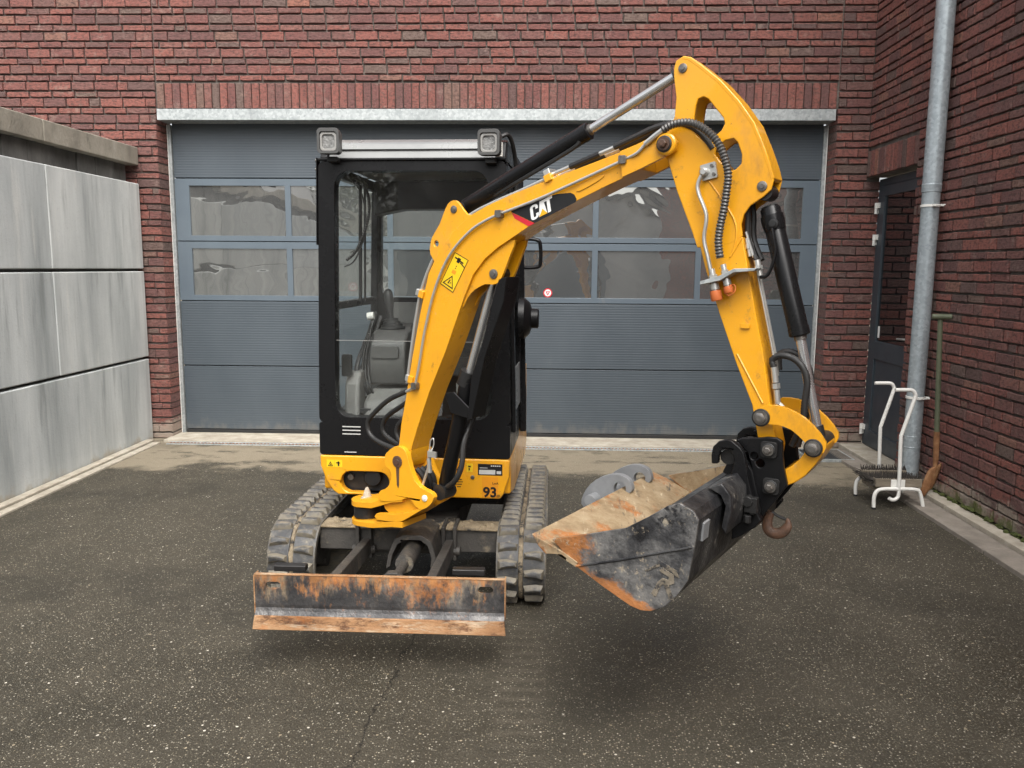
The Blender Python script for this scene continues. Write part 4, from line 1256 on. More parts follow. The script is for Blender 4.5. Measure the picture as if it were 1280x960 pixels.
# --- boom
BOOM = [(-.030, .735), (-0.0142, 0.8117), (0.0036, 0.9272), (0.0291, 1.0348), (0.0648, 1.2012), (0.1048, 1.3723), (0.1383, 1.4977), (0.1602, 1.5733), (0.2128, 1.6607), (0.2843, 1.7393), (0.3633, 1.7968), (0.4493, 1.8355), (0.569, 1.8759), (0.7262, 1.9196), (1.0068, 1.9974), (1.0888, 2.021), (1.1625, 2.0495), (1.1879, 2.0501), (1.2123, 2.0404), (1.2286, 2.0159), (1.2226, 1.9905), (1.1976, 1.9766), (1.0975, 1.9362), (0.9712, 1.8906), (0.8445, 1.8403), (0.6592, 1.7623), (0.5703, 1.7133), (0.5043, 1.6777), (0.4404, 1.6319), (0.3865, 1.5724), (0.3432, 1.4862), (0.2948, 1.3721), (0.2451, 1.255), (0.1596, 1.0811), (0.0927, 0.9197), (0.0559, 0.8172), (.03, .735)]
tipx = 1.10
b1 = MB()
# closed box as far as the fork, then two cheeks
upper = [p for p in BOOM]
b1.prism([p for p in BOOM if p[0] < 1.099 and p[1] > .80] , fbp, -.062, .062)
for s in (-1, 1):
    b1.prism([(1.02, 2.0), (1.0888, 2.021), (1.1625, 2.0495), (1.1879, 2.0501), (1.2123, 2.0404), (1.2286, 2.0159), (1.2226, 1.9905), (1.1976, 1.9766), (1.0975, 1.9362), (1.03, 1.912)], fbp, s * .0625, s * .078)
b1.prism([(-.0142, .8117), (.056, .8172), (.05, .765), (.033, .735), (0, .722), (-.03, .735)], fbp, -.0595, .0595)
boom = b1.build("boom", 'yellow', EX, .006, 3)
LUGP = [(0.1683, 1.6511), (0.1687, 1.693), (0.1807, 1.725), (0.2168, 1.7721), (0.2477, 1.8343), (0.2719, 1.86), (0.3029, 1.8619), (0.3272, 1.8394), (0.3565, 1.8076), (0.3855, 1.7906), (0.3071, 1.7074), (0.2176, 1.6125)]
BLG = [(0.5729, 1.7071), (0.5515, 1.65), (0.5224, 1.583), (0.5002, 1.5443), (0.4701, 1.533), (0.4338, 1.5339), (0.3855, 1.5126), (0.3501, 1.4801), (0.3222, 1.4366), (0.366, 1.5659), (0.4241, 1.638), (0.4995, 1.6868)]
for s in (-1, 1):
    MB().prism(smooth2d(LUGP, 2), fbp, s * .048, s * .0605, [circ((.2, 1.694), .012, 12)]).build("cylinder_lug", 'yellow', boom, .003)
    MB().prism(smooth2d(BLG, 2), fbp, s * .034, s * .048).build("cylinder_lug", 'yellow', boom, .003)
pin(boom, .2915, 1.828, -.0607, .015); pin(boom, .4753, 1.5749, -.0482, .019)
bs = MB(); bs.lathe(bp(1.1925, 2.010, -.0782), -BN_, [(0, .036), (.012, .036), (.016, .031), (.017, .016)], 26)
bs.build("pin_boss", 'yellow', boom)
pin(boom, 1.190, 2.010, -.0952, .024, 'rust_dark', .014)
# raised weld pads
MB().prism(smooth2d([(.855, 1.872), (.93, 1.904), (.955, 1.922), (.94, 1.926), (.90, 1.912), (.85, 1.886)], 2), fbp, -.066, -.0625).build("weld_pad", 'yellow', boom, .003)
# decal
dz = -.0624
dcl = MB().prism([(0.5635, 1.818), (0.6418, 1.8425), (0.7621, 1.8676), (0.8204, 1.87), (0.836, 1.863), (0.8455, 1.8464), (0.8418, 1.8361), (0.6691, 1.7655), (0.5665, 1.809)], fbp, dz, dz - .0006).build("decal", 'black_print', boom, smooth=0)
MB().prism([(0.5665, 1.8075), (0.6691, 1.7641), (0.6429, 1.7541), (0.58, 1.7848)], fbp, dz, dz - .0006).build("decal_stripe", 'red_print', boom, smooth=0)
t0 = Vector((.6560, 1.7730)); ex = Vector((.0935, .0375)); ey = Vector((-.009, .0530))
def tf(a, b, d): q = t0 + ex * a + ey * b; return bp(q.x, q.y, d)
Cp = [(.36, .66), (.36, .82), (.30, .96), (.20, 1.0), (.12, 1.0), (.03, .94), (0, .82), (0, .18), (.03, .06), (.12, 0), (.22, 0), (.31, .05), (.36, .18), (.36, .36), (.245, .36), (.245, .20), (.21, .15), (.15, .15), (.125, .20), (.125, .80), (.15, .85), (.21, .85), (.245, .80), (.245, .66)]
Ap = [(.36, 0), (.455, 1), (.625, 1), (.735, 0), (.615, 0), (.60, .18), (.49, .18), (.475, 0)]
Tp = [(.63, 1), (1.02, 1), (1.02, .82), (.90, .82), (.90, 0), (.765, 0), (.765, .82), (.63, .82)]
for q in (Cp, Ap, Tp): MB().prism(q, tf, dz - .0009, dz - .0014).build("letter", 'white_plain', dcl, smooth=0)
MB().prism([(.37, 0), (.55, .44), (.745, 0)], tf, dz - .0017, dz - .0022).build("letter_mark", 'yellow_mark', dcl, smooth=0)
# warning sticker
W4 = [Vector(p) for p in ((0.2974, 1.6603), (0.3646, 1.6287), (0.2867, 1.4978), (0.2217, 1.5336))]
def wf4(a, b, d):
    q = (W4[3] * (1 - a) + W4[2] * a) * (1 - b) + (W4[0] * (1 - a) + W4[1] * a) * b
    return bp(q.x, q.y, d)
sq = [(0, 0), (1, 0), (1, 1), (0, 1)]
ws = MB().prism(sq, wf4, dz, dz - .0006).build("warning_sticker", 'yellow_print', boom, smooth=0)
MB().prism(sq, wf4, dz - .0008, dz - .0012, [[(.035, .02), (.965, .02), (.965, .98), (.035, .98)]]).build("sticker_border", 'black_print', ws, smooth=0)
MB().prism([(.10, .07), (.90, .07), (.50, .40)], wf4, dz - .0008, dz - .0012, [[(.2, .10), (.8, .10), (.50, .345)]]).build("warning_mark", 'black_print', ws, smooth=0)
for q in ([(.40, .14), (.48, .13), (.52, .26), (.46, .27)], [(.54, .15), (.62, .19), (.57, .22)], [(.15, .86), (.80, .82), (.80, .86), (.15, .90)], [(.35, .78), (.55, .78), (.55, .92), (.35, .92)], [(.60, .80), (.95, .75), (.95, .78), (.60, .83)], [(.44, .66), (.50, .66), (.50, .69), (.44, .69)], [(.44, .60), (.50, .60), (.50, .63), (.44, .63)]):
    MB().prism(q, wf4, dz - .0008, dz - .0012).build("symbol", 'black_print', ws, smooth=0)
MB().prism([(.35, .45), (.62, .45), (.62, .55), (.35, .55)], wf4, dz - .0008, dz - .0011).build("symbol", 'orange_print', ws, smooth=0)
# pipes on the boom
PT = [(0.0429, 1.1035), (0.0668, 1.2427), (0.0994, 1.4065), (0.1305, 1.5137), (0.1905, 1.6288), (0.2728, 1.7274), (0.3718, 1.7943), (0.4859, 1.8382), (0.5953, 1.873), (0.7277, 1.918)]
def offs(pts, d):
    out = []
    for i, p in enumerate(pts):
        a = Vector(pts[max(i - 1, 0)]); b = Vector(pts[min(i + 1, len(pts) - 1)])
        t = (b - a).normalized(); out.append((p[0] - t.y * d, p[1] + t.x * d))
    return out
for d, n in ((.013, -.050), (.015, -.026), (.014, .012), (.014, .034)):
    MB().tube([bp(u, z, n) for u, z in offs(PT, d)], .0074, 10, 6).build("hydraulic_pipe", 'pipe_steel', boom)
PF = [(0.0921, 1.1026), (0.1149, 1.1892), (0.1488, 1.3434), (0.2028, 1.5124), (0.2751, 1.6443), (0.3741, 1.7372), (0.4505, 1.7784), (0.5138, 1.8009), (0.5791, 1.8197), (0.7189, 1.8612), (1.0074, 1.9612), (1.0375, 1.9722), (1.0877, 1.9888), (1.1134, 2.0121), (1.136, 2.0313)]
MB().tube([bp(u, z, -.073 if u < 1.05 else -.085) for u, z in PF], .0055, 10, 5).build("hydraulic_pipe", 'pipe_steel', boom)
for (u, z) in ((.5181, 1.8028), (1.0327, 1.9712), (.0945, 1.1026)):
    MB().prism(rrect(u - .014, z - .014, u + .014, z + .014, .004, 2), fbp, -.088, -.0628).build("pipe_clamp", 'bolt', boom, .003)
for (u, z, a) in ((.128, 1.487, 72), (.066, 1.125, 78), (.728, 1.924, 22)):
    t = Vector((math.cos(rad(a)), math.sin(rad(a)))); nn = Vector((-t.y, t.x))
    f = lambda p, q, d, u=u, z=z, t=t, nn=nn: bp(u + t.x * p + nn.x * q, z + t.y * p + nn.y * q, d)
    MB().prism([(-.016, -.010), (.016, -.010), (.016, .016), (-.016, .016)], f, -.072, .06).build("clamp_block", 'yellow', boom, .003)
    MB().prism([(-.014, .0165), (.014, .0165), (.014, .036), (-.014, .036)], f, -.066, .05).build("clamp_plate", 'pipe_steel', boom, .003)
# unions and hoses along the top of the boom end
ru = [(0.7291, 1.9515), (0.8065, 1.9759), (0.9263, 2.0134), (0.9829, 2.0305), (1.0589, 2.0577), (1.14, 2.085), (1.22, 2.09), (1.29, 2.06), (1.34, 2.0)]
for n in (-.045, .0):
    MB().tube([bp(ru[0][0], ru[0][1] - .012, n), bp(ru[1][0], ru[1][1] - .012, n)], .008, 10, 1).build("pipe_union", 'pipe_steel', boom)
    MB().tube([bp(u, z - .012, n) for u, z in ru[1:3]], .0105, 10, 1).build("hose_end", 'black_dull', boom)
    MB().tube([bp(u, z - .012, n) for u, z in ru[2:4]], .0085, 6, 1).build("pipe_union", 'pipe_steel', boom)
    MB().tube([bp(u, z - .010, n) for u, z in ru[3:]], .011, 10, 5).build("hose", 'hose', boom)
HC = [(1.1234, 2.0206), (1.1795, 2.0563), (1.2183, 2.0722), (1.2701, 2.0726), (1.3152, 2.0539), (1.3539, 2.0215), (1.3803, 1.9845), (1.4009, 1.9336), (1.409, 1.8925), (1.4051, 1.8401), (1.399, 1.7887), (1.3891, 1.7318), (1.3861, 1.6838), (1.3941, 1.6357)]
MB().tube([bp(u, z, -.088) for u, z in HC[1:]], .0125, 12, 6, rib=(.011, .13)).build("ribbed_hose", 'conduit', boom)
MB().tube([bp(u, z, -.088) for u, z in ((1.118, 2.016), (1.15, 2.038), (1.1795, 2.0563))], .0095, 8, 2).build("hose_end", 'pipe_steel', boom)

# --- stick
STK = [(1.1963, 2.234), (1.1953, 2.2591), (1.2023, 2.2816), (1.2266, 2.2936), (1.2525, 2.2863), (1.2923, 2.2563), (1.3571, 2.2021), (1.4214, 2.1316), (1.4729, 2.0608), (1.506, 1.9893), (1.5296, 1.93), (1.5438, 1.8833), (1.5368, 1.8488), (1.5141, 1.8294), (1.4733, 1.8027), (1.4538, 1.7755), (1.4461, 1.7452), (1.452, 1.7042), (1.4754, 1.5976), (1.5055, 1.4625), (1.5349, 1.3415), (1.5596, 1.212), (1.5808, 1.1002), (1.6003, 1.0226), (1.5969, 0.99), (1.5771, 0.9712), (1.5557, 0.9791), (1.5371, 1.0361), (1.5091, 1.1579), (1.4484, 1.2949), (1.3838, 1.4583), (1.3327, 1.5966), (1.2806, 1.7209), (1.2225, 1.8562), (1.1865, 1.9573), (1.159, 2.002), (1.1662, 2.0434), (1.1937, 2.0724), (1.2039, 2.1051), (1.2073, 2.1639)]
H1 = [(1.2709, 2.0735), (1.2771, 2.1314), (1.2839, 2.1515), (1.3027, 2.1571), (1.319, 2.1479), (1.3422, 2.1191), (1.3716, 2.0841), (1.3769, 2.0661), (1.3672, 2.0464), (1.3523, 2.0338), (1.3317, 2.0127), (1.3153, 2.0121), (1.2888, 2.032), (1.2717, 2.0543)]
H2 = [(1.3811, 2.013), (1.4086, 2.0169), (1.4214, 2.0042), (1.437, 1.9649), (1.4368, 1.9357), (1.4194, 1.9192), (1.4009, 1.9144), (1.3685, 1.946), (1.3486, 1.9709), (1.3511, 1.9884)]
sb_ = MB()
for s in (-1, 1):
    sb_.prism(STK[:18] + [(1.41, 1.68)] + [(1.30, 1.67), (1.2806, 1.7209)] + STK[33:], fbp, s * .040, s * .050, [H1[::-1], H2[::-1]])
# box section below the head, and the web around the boom pin
sb_.prism([(1.3327 - .028, 1.69)] + [(1.452, 1.7042), (1.4754, 1.5976), (1.5055, 1.4625), (1.5349, 1.3415), (1.5596, 1.212), (1.5808, 1.1002), (1.6003, 1.0226), (1.5969, 0.99), (1.5771, 0.9712), (1.5557, 0.9791), (1.5371, 1.0361), (1.5091, 1.1579), (1.4484, 1.2949), (1.3838, 1.4583), (1.3327, 1.5966)], fbp, -.0495, .0495)
# closing strip along the back edge of the head
edge = [(1.2266, 2.2936), (1.2525, 2.2863), (1.2923, 2.2563), (1.3571, 2.2021), (1.4214, 2.1316), (1.4729, 2.0608), (1.506, 1.9893), (1.5296, 1.93), (1.5438, 1.8833)]
inn = [(u - .010, z - .008) for u, z in edge]
sb_.prism([(u + .0012, z + .0012) for u, z in edge] + inn[::-1], fbp, -.0506, .0506)
stick = sb_.build("stick", 'yellow', EX, .004, 3)
pin(stick, 1.2285, 2.255, -.0502, .015); pin(stick, 1.5085, 1.862, -.0502, .016)
wl = MB()
wl.tube([bp(1.335, 1.885, -.051), bp(1.3837, 1.82, -.051), bp(1.425, 1.755, -.051), bp(1.432, 1.70, -.051), bp(1.423, 1.655, -.051)], .003, 6, 4)
wl.tube([bp(1.415, 1.64, -.051), bp(1.45, 1.70, -.051)], .003, 6, 1)
wl.build("weld_seam", 'yellow_worn', stick)
MB().tube([bp(1.453, 1.322, -.0505), bp(1.545, 1.166, -.0505)], .0035, 6, 1).build("weld_seam", 'yellow', stick)
MB().prism(rrect(1.462, 1.408, 1.492, 1.424, .004, 2), fbp, -.058, -.0497).build("stop_block", 'yellow', stick, .003)
# service valve block, pipe and couplings
tr_ = rad(12)
def vf(a, b, d): return bp(1.334 + a * math.cos(tr_) - b * math.sin(tr_), 1.917 + a * math.sin(tr_) + b * math.cos(tr_), d)
v_ = MB().prism(rrect(-.026, -.026, .026, .026, .003, 2), vf, -.062, -.0505).build("valve_plate", 'pipe_steel', stick, .002)
mb = MB()
for a, b in ((.014, .014), (.016, -.014)): mb.lathe(vf(a, b, -.0622), -BN_, [(0, .006), (.006, .006)], 6)
mb.build("bolt", 'bolt', v_)
MB().lathe(vf(-.012, 0, -.0622), -BN_, [(0, .013), (.018, .013), (.022, .009)], 16).build("valve_boss", 'pipe_steel', v_)
MB().tube([bp(u, z, -.074) for u, z in ((1.320, 1.914), (1.304, 1.878), (1.308, 1.845), (1.3367, 1.775), (1.3321, 1.70), (1.3474, 1.641), (1.3627, 1.5845))], .0065, 10, 5).build("hydraulic_pipe", 'pipe_steel', stick)
MB().prism([(1.338, 1.548), (1.405, 1.563), (1.45, 1.590), (1.516, 1.596), (1.522, 1.604), (1.45, 1.602), (1.40, 1.578), (1.338, 1.560)], fbp, -.115, -.051).build("coupling_bracket", 'galv', stick, .002)
for (u0, z0), (u1, z1), r in (((1.366, 1.60), (1.3815, 1.530), .014), ((1.404, 1.615), (1.423, 1.545), .012)):
    a, b = bp(u0, z0, -.085), bp(u1, z1, -.085); dd = (b - a).normalized()
    q = MB(); q.cyl(a, b, r * .75, n=14).cyl(a + dd * .02, a + dd * .034, r * 1.05, n=6).cyl(b - dd * .022, b - dd * .004, r * 1.08, n=14)
    q = q.build("coupling", 'pipe_steel', stick)
    MB().lathe(b, dd, [(0, r * 1.25), (.006, r * 1.32), (.030 if r > .013 else .020, r * 1.36), (.034 if r > .013 else .023, r * 1.2)], 18).build("dust_cap", 'orange_cap', q)
MB().tube([bp(1.415, 1.53, -.09), bp(1.43, 1.515, -.095), bp(1.45, 1.53, -.095), bp(1.445, 1.55, -.09), bp(1.42, 1.545, -.09)], .0018, 6, 5).build("cap_cord", 'orange_cap', stick)
for n in (-.030, -.006):
    MB().tube([bp(u + .007, z, n) for u, z in ((1.4498, 1.7208), (1.4864, 1.6172), (1.4961, 1.5784), (1.5384, 1.4102), (1.5617, 1.3118), (1.570, 1.2543))], .0042, 8, 4).build("hydraulic_pipe", 'pipe_steel', stick)
    MB().lathe(bp(1.460, 1.70, n), bp(.012, -.05, 0) - bp(0, 0, 0), [(0, .006), (.02, .006), (.021, .009), (.034, .009), (.035, .006), (.06, .006)], 8).build("pipe_union", 'pipe_steel', stick)
q = MB(); q.cyl(bp(1.569, 1.285, -.03), bp(1.577, 1.235, -.03), .011, n=12).cyl(bp(1.578, 1.232, -.03), bp(1.580, 1.215, -.03), .014, n=6).cyl(bp(1.581, 1.212, -.03), bp(1.588, 1.165, -.03), .010, n=12).cyl(bp(1.588, 1.17, -.03), bp(1.606, 1.155, -.03), .007, n=10)
q.build("pipe_union", 'pipe_steel', stick)
for pts, n in (([(1.569, 1.284), (1.5635, 1.308), (1.5893, 1.3241), (1.6298, 1.3168), (1.6619, 1.2874), (1.6768, 1.2432), (1.673, 1.1791), (1.6682, 1.1115), (1.64, 1.03)], -.03), ([(1.572, 1.27), (1.5707, 1.3192), (1.6095, 1.332), (1.6543, 1.3029), (1.6745, 1.2571), (1.6732, 1.191), (1.6669, 1.1238), (1.645, 1.02)], .025)):
    MB().tube([bp(u, z, n) for u, z in pts], .011, 10, 6, rib=(.010, .06)).build("hose", 'hose', stick)

# --- hydraulic rams
def ram(name, a, g, b, rb, rr_, parent=EX):
    a, g, b = Vector(a), Vector(g), Vector(b); d = (g - a).normalized()
    m = MB()
    m.lathe(a, d, [(0, rb * .8), (.01, rb), ((g - a).length - .03, rb), ((g - a).length - .029, rb * 1.05), ((g - a).length - .004, rb * 1.05), ((g - a).length, rb * .85)], 26)
    o = m.build(name, 'black', parent)
    MB().cyl(g, g + d * .012, rr_ * 1.25, n=20).build("gland", 'bolt', o)
    MB().cyl(g, b, rr_, n=20).build("rod", 'chrome', o)
    MB().lathe(b - d * .02, d, [(0, rr_ * 1.35), (.045, rr_ * 1.35), (.05, rr_)], 16).build("rod_eye", 'black_dull', o)
    return o
sc_ = ram("stick_ram", bp(.2985, 1.838), bp(.8599, 2.0938), bp(1.1984, 2.2511), .031, .0165)
MB().lathe(bp(.30, 1.835, -.042), BN_, [(0, .024), (.084, .024)], 18).build("ram_eye", 'black_dull', sc_)
MB().tube([bp(.83, 2.055, -.02), bp(.80, 2.03, -.02), bp(.60, 1.94, -.02), bp(.45, 1.88, -.01)], .008, 8, 4).build("ram_pipe", 'black_dull', sc_)
bc_ = ram("boom_ram", bp(.196, .668), bp(.3195, 1.161), bp(.452, 1.578), .032, .0165)
MB().lathe(bp(.19, .645, -.04), BN_, [(0, .034), (.08, .034)], 18).build("ram_eye", 'black_dull', bc_)
MB().lathe(bp(.4753, 1.5749, -.045), BN_, [(0, .024), (.09, .024)], 18).build("ram_eye", 'black_dull', bc_)
MB().prism([(.255, 1.00), (.345, .985), (.355, 1.03), (.275, 1.09), (.23, 1.08)], fbp, -.046, -.038).build("port_block", 'black', bc_, .004)
MB().cyl(bp(.30, 1.115), bp(.322, 1.175), .036, n=22).build("gland_nut", 'black_dull', bc_)
# steel guard that runs beside the rod
gq = [(0.4988, 1.5573), (0.5344, 1.5641), (0.5223, 1.4724), (0.432, 1.2423), (0.3676, .9868), (0.3462, 0.9756), (0.3654, 1.154), (0.4279, 1.3238)]
gu = MB()
gu.prism(gq, fbp, -.048, -.042); gu.prism(gq, fbp, .042, .048)
gu.prism([(.5344, 1.5641), (.5223, 1.4724), (.432, 1.2423), (.3676, .9868), (.3616, .9875), (.426, 1.244), (.5163, 1.4745), (.5284, 1.5645)], fbp, -.0418, .0418)
gu.build("rod_guard", 'black', bc_, .002)
MB().tube([bp(.30, 1.10, .055), bp(.31, 1.0, .06), bp(.295, .92, .03), bp(0.2922, 0.8596, .0), bp(0.2963, 0.7735, -.02), bp(0.2709, 0.7104, -.03), bp(0.2194, 0.6708, -.02), bp(0.16, 0.65, 0), bp(.08, .65, .05)], .012, 10, 5, rib=(.010, .05)).build("hose", 'hose', bc_)
k_ = MB(); k_.cyl(bp(.145, .79, -.05), bp(.150, .73, -.05), .010, n=12).cyl(bp(.147, .79, -.05), bp(.155, .83, -.05), .009, n=10).box((.145, .80, -.06), (.19, .825, -.05), lambda a, b, d: bp(a, b, d))
k_.tube([bp(.15, .83, -.05), bp(.155, .87, -.05), bp(.170, .880, -.05), bp(.172, .855, -.05), bp(.160, .83, -.05)], .0028, 8, 5)
k_.build("hose_fitting", 'pipe_steel', bc_)
MB().tube([bp(.11, .66, -.055), bp(.13, .71, -.055), bp(.148, .76, -.052)], .006, 8, 4).build("hydraulic_pipe", 'pipe_steel', bc_)
for pts, n, r in (([(.10, 1.11), (.06, 1.085), (-.01, 1.055), (-.0781, 1.0229), (-.1531, .9648), (-.2018, .9108), (-.184, .851), (-.0994, .8179), (.03, .80)], -.05, .011), ([(.06, 1.07), (-.0153, 1.0175), (-.0851, .975), (-.1616, .9199), (-.1726, .8565), (-.0974, .8145), (.04, .78)], .02, .011), ([(.08, 1.03), (-.02, .97), (-.08, .92), (-.11, .87), (-.07, .82), (.04, .79)], .05, .011), ([(.06, .98), (-.03, .93), (-.06, .88), (-.03, .83), (.05, .80)], -.02, .011)):
    MB().tube([bp(u, z, n) for u, z in pts], r, 10, 6, rib=(.010, .05)).build("hose", 'hose', bracket)
MB().tube([bp(.098, 1.105, -.073), bp(.07, 1.088, -.065), bp(.03, 1.07, -.055)], .008, 8, 3).build("hose_end", 'pipe_steel', bracket)
for n in (.0, .03, -.03):
    MB().tube([bp(.06, .73, n), bp(.085, .70, n + .01), bp(.095, .66, n + .02), bp(.08, .62, n + .03)], .012, 10, 4).build("hose", 'hose', bracket)

kr = ram("bucket_ram", bp(1.5206, 1.8018), bp(1.639, 1.3878), bp(1.7114, 1.0805), .032, .0165)
d_ = (bp(1.639, 1.3878) - bp(1.5206, 1.8018)).normalized()
MB().lathe(bp(1.5206, 1.8018) + d_ * .03, d_, [(0, .036), (.02, .037), (.05, .034)], 24).build("ram_head", 'black', kr)
MB().lathe(bp(1.512, 1.845, -.038), BN_, [(0, .026), (.076, .026)], 18).build("ram_eye", 'black_dull', kr)
MB().lathe(bp(1.547, 1.745, -.033), -BN_, [(0, .015), (.010, .015), (.011, .010), (.018, .010)], 12).build("port_plug", 'black_dull', kr)
MB().tube([bp(1.545, 1.73, -.044), bp(1.552, 1.70, -.046), bp(1.560, 1.65, -.046), bp(1.54, 1.585, -.048), bp(1.515, 1.575, -.05)], .0062, 8, 5).build("ram_pipe", 'black', kr)
q = MB(); q.cyl(bp(1.503, 1.63, -.05), bp(1.515, 1.58, -.05), .010, n=12).cyl(bp(1.508, 1.612, -.05), bp(1.511, 1.598, -.05), .013, n=6)
q.build("pipe_union", 'pipe_steel', kr)
for du, n in ((-.055, -.01), (-.045, .02), (-.065, .02)):
    MB().tube([bp(1.5 + du, 1.83, n), bp(1.49 + du + .02, 1.78, n), bp(1.515 + du, 1.70, n), bp(1.55 + du, 1.63, n - .02)], .009, 8, 5).build("hose", 'hose', kr)

# --- bucket linkage
L1 = [(1.537, 1.1357), (1.5474, 1.1554), (1.5717, 1.1693), (1.5985, 1.1706), (1.6253, 1.1677), (1.661, 1.1555), (1.6922, 1.1384), (1.7191, 1.1166), (1.7417, 1.0922), (1.7577, 1.0695), (1.7607, 1.0542), (1.7554, 1.0377), (1.7413, 1.0259), (1.7245, 1.0223), (1.7091, 1.0294), (1.7028, 1.0422), (1.6987, 1.0599), (1.6737, 1.0819), (1.651, 1.0975), (1.6286, 1.105), (1.6062, 1.1085), (1.5794, 1.1068), (1.5613, 1.1067), (1.5448, 1.1156)]
L2 = [(1.7027, 1.0591), (1.7302, 1.067), (1.7503, 1.0514), (1.7502, 1.031), (1.7302, 0.9941), (1.7142, 0.9712), (1.6981, 0.948), (1.673, 0.9257), (1.6451, 0.9088), (1.6293, 0.9096), (1.6106, 0.9209), (1.6268, 0.9563), (1.6527, 0.974), (1.6777, 1.0007), (1.6938, 1.0259)]
for s in (-1, 1):
    lk = MB().prism(L1, fbp, s * .084, s * .100).build("guide_link", 'yellow', EX, .003)
    if s < 0:
        pin(lk, 1.5557, 1.1267, -.1002, .026, 'bolt', .019); pin(lk, 1.7225, 1.0473, -.1002, .026, 'bolt', .019)
MB().prism(L2, fbp, -.080, .080).build("bucket_link", 'yellow', EX, .006, 3)
bs = MB(); bs.cyl(bp(1.5557, 1.1267, -.0838), bp(1.5557, 1.1267, .0838), .024, n=18).cyl(bp(1.7225, 1.0473, -.0838), bp(1.7225, 1.0473, .0838), .027, n=18)
bs.build("link_pin", 'black_dull', EX)

# --- quick coupler, hooks and bucket
CP = [(1.4787, 1.042), (1.4947, 1.0511), (1.5568, 1.0595), (1.577, 1.0648), (1.6084, 1.0658), (1.6268, 1.0556), (1.63, 1.012), (1.6357, 0.9711), (1.6497, 0.9173), (1.6355, 0.8917), (1.6086, 0.8472), (1.5895, 0.8202), (1.5746, 0.7961), (1.5663, 0.8234), (1.5575, 0.8602), (1.5453, 0.9202), (1.5289, 0.9702), (1.5155, 1.0063)]
cq = MB()
for s in (-1, 1):
    cq.prism(CP, fbp, s * .082, s * .100, [circ((1.5391, .997), .013, 12)[::-1], circ((1.560, .975), .014, 12)[::-1]])
cq.prism([(1.50, 1.03), (1.56, 1.045), (1.545, .99), (1.53, .96)], fbp, -.0818, .0818)
cq.prism([(1.57, .83), (1.60, .86), (1.62, .89), (1.57, .90)], fbp, -.0818, .0818)
coup = cq.build("quick_coupler", 'black', EX, .004)
for u, z in ((1.588, 1.026), (1.601, .907)):
    MB().prism(rrect(u - .026, z - .026, u + .026, z + .026, .010, 3), lambda a, b, d: bp(a, b, d), -.112, -.1005).build("pin_plate", 'black_dull', coup, .004)
    pin(coup, u, z, -.1125, .020, 'bolt', .012)
HK = [(1.4121, 0.962), (1.4099, 0.9905), (1.4144, 1.0197), (1.4326, 1.0401), (1.456, 1.0486), (1.4795, 1.0468), (1.5036, 1.0287), (1.5159, 1.0139), (1.5268, 0.9779), (1.5361, 0.9276), (1.5528, 0.869), (1.5687, 0.8244), (1.5837, 0.7987), (1.5667, 0.7719), (1.5222, 0.7348), (1.4905, 0.7171), (1.4878, 0.7749), (1.4937, 0.8529), (1.4839, 0.9007), (1.4775, 0.9379), (1.4855, 0.9675), (1.4856, 0.9958), (1.4765, 1.0111), (1.4597, 1.0184), (1.4412, 1.0089), (1.4339, 0.9889), (1.4336, 0.965)]
for s in (-1, 1):
    MB().prism(HK, fbp, s * .118, s * .142).build("coupler_hook", 'black', coup, .005)
MB().cyl(bp(1.459, .987, -.117), bp(1.459, .987, .117), .026, n=20).build("cross_bar", 'black_dull', coup)
q = MB(); q.cyl(bp(1.545, .862, -.175), bp(1.545, .862, -.143), .018, n=8).cyl(bp(1.56, .835, -.165), bp(1.56, .835, -.143), .016, n=10).cyl(bp(1.545, .815, -.16), bp(1.545, .79, -.16), .013, n=8).box((1.535, .825, -.168), (1.575, .875, -.143), lambda a, b, d: bp(a, b, d))
q.build("lock_bolt", 'black_dull', coup, .002)
# lifting hook
hk = [(1.585, .800), (1.577, .775), (1.575, .752), (1.582, .735), (1.600, .728), (1.622, .734), (1.637, .750), (1.643, .770), (1.637, .786)]
hm = MB(); pts = catmull([Vector((u, z, 0)) for u, z in hk], 4); vs = []; fs = []
n = 10; k = len(pts)
for i, p in enumerate(pts):
    t = (pts[min(i + 1, k - 1)] - pts[max(i - 1, 0)]).normalized(); nn = Vector((-t.y, t.x, 0))
    w = .0125 + .007 * math.sin(math.pi * min(1, i / k * 1.15)); w *= 1 if i < k - 6 else .45 + .55 * (k - 1 - i) / 6
    for j in range(n):
        a = 2 * math.pi * j / n; q = p + nn * (w * math.cos(a)); vs.append(bp(q.x, q.y, -.03 + w * .75 * math.sin(a)))
for i in range(k - 1):
    for j in range(n): fs.append((i * n + j, i * n + (j + 1) % n, (i + 1) * n + (j + 1) % n, (i + 1) * n + j))
fs += [tuple(range(n)), tuple(range((k - 1) * n, k * n))]
hm.add(vs, fs)
hook = hm.build("lifting_hook", 'rust_dark', coup)
MB().tube([bp(1.588, .800, -.03), bp(1.612, .788, -.03), bp(1.636, .782, -.03)], .005, 8, 3).build("safety_latch", 'black_dull', hook)

BW = .5
SIDE = [(1.0126, 0.7283), (1.155, 0.7729), (1.2713, 0.8115), (1.3475, 0.8624), (1.4045, 0.9045), (1.4448, 0.9193), (1.4855, 0.9025), (1.5024, 0.8779), (1.4937, 0.7971), (1.478, 0.6894), (1.4473, 0.6376), (1.4074, 0.591), (1.3658, 0.5683), (1.33, .5625), (1.2961, 0.5683), (1.2051, 0.607), (1.106, 0.6547)]
bk = MB()
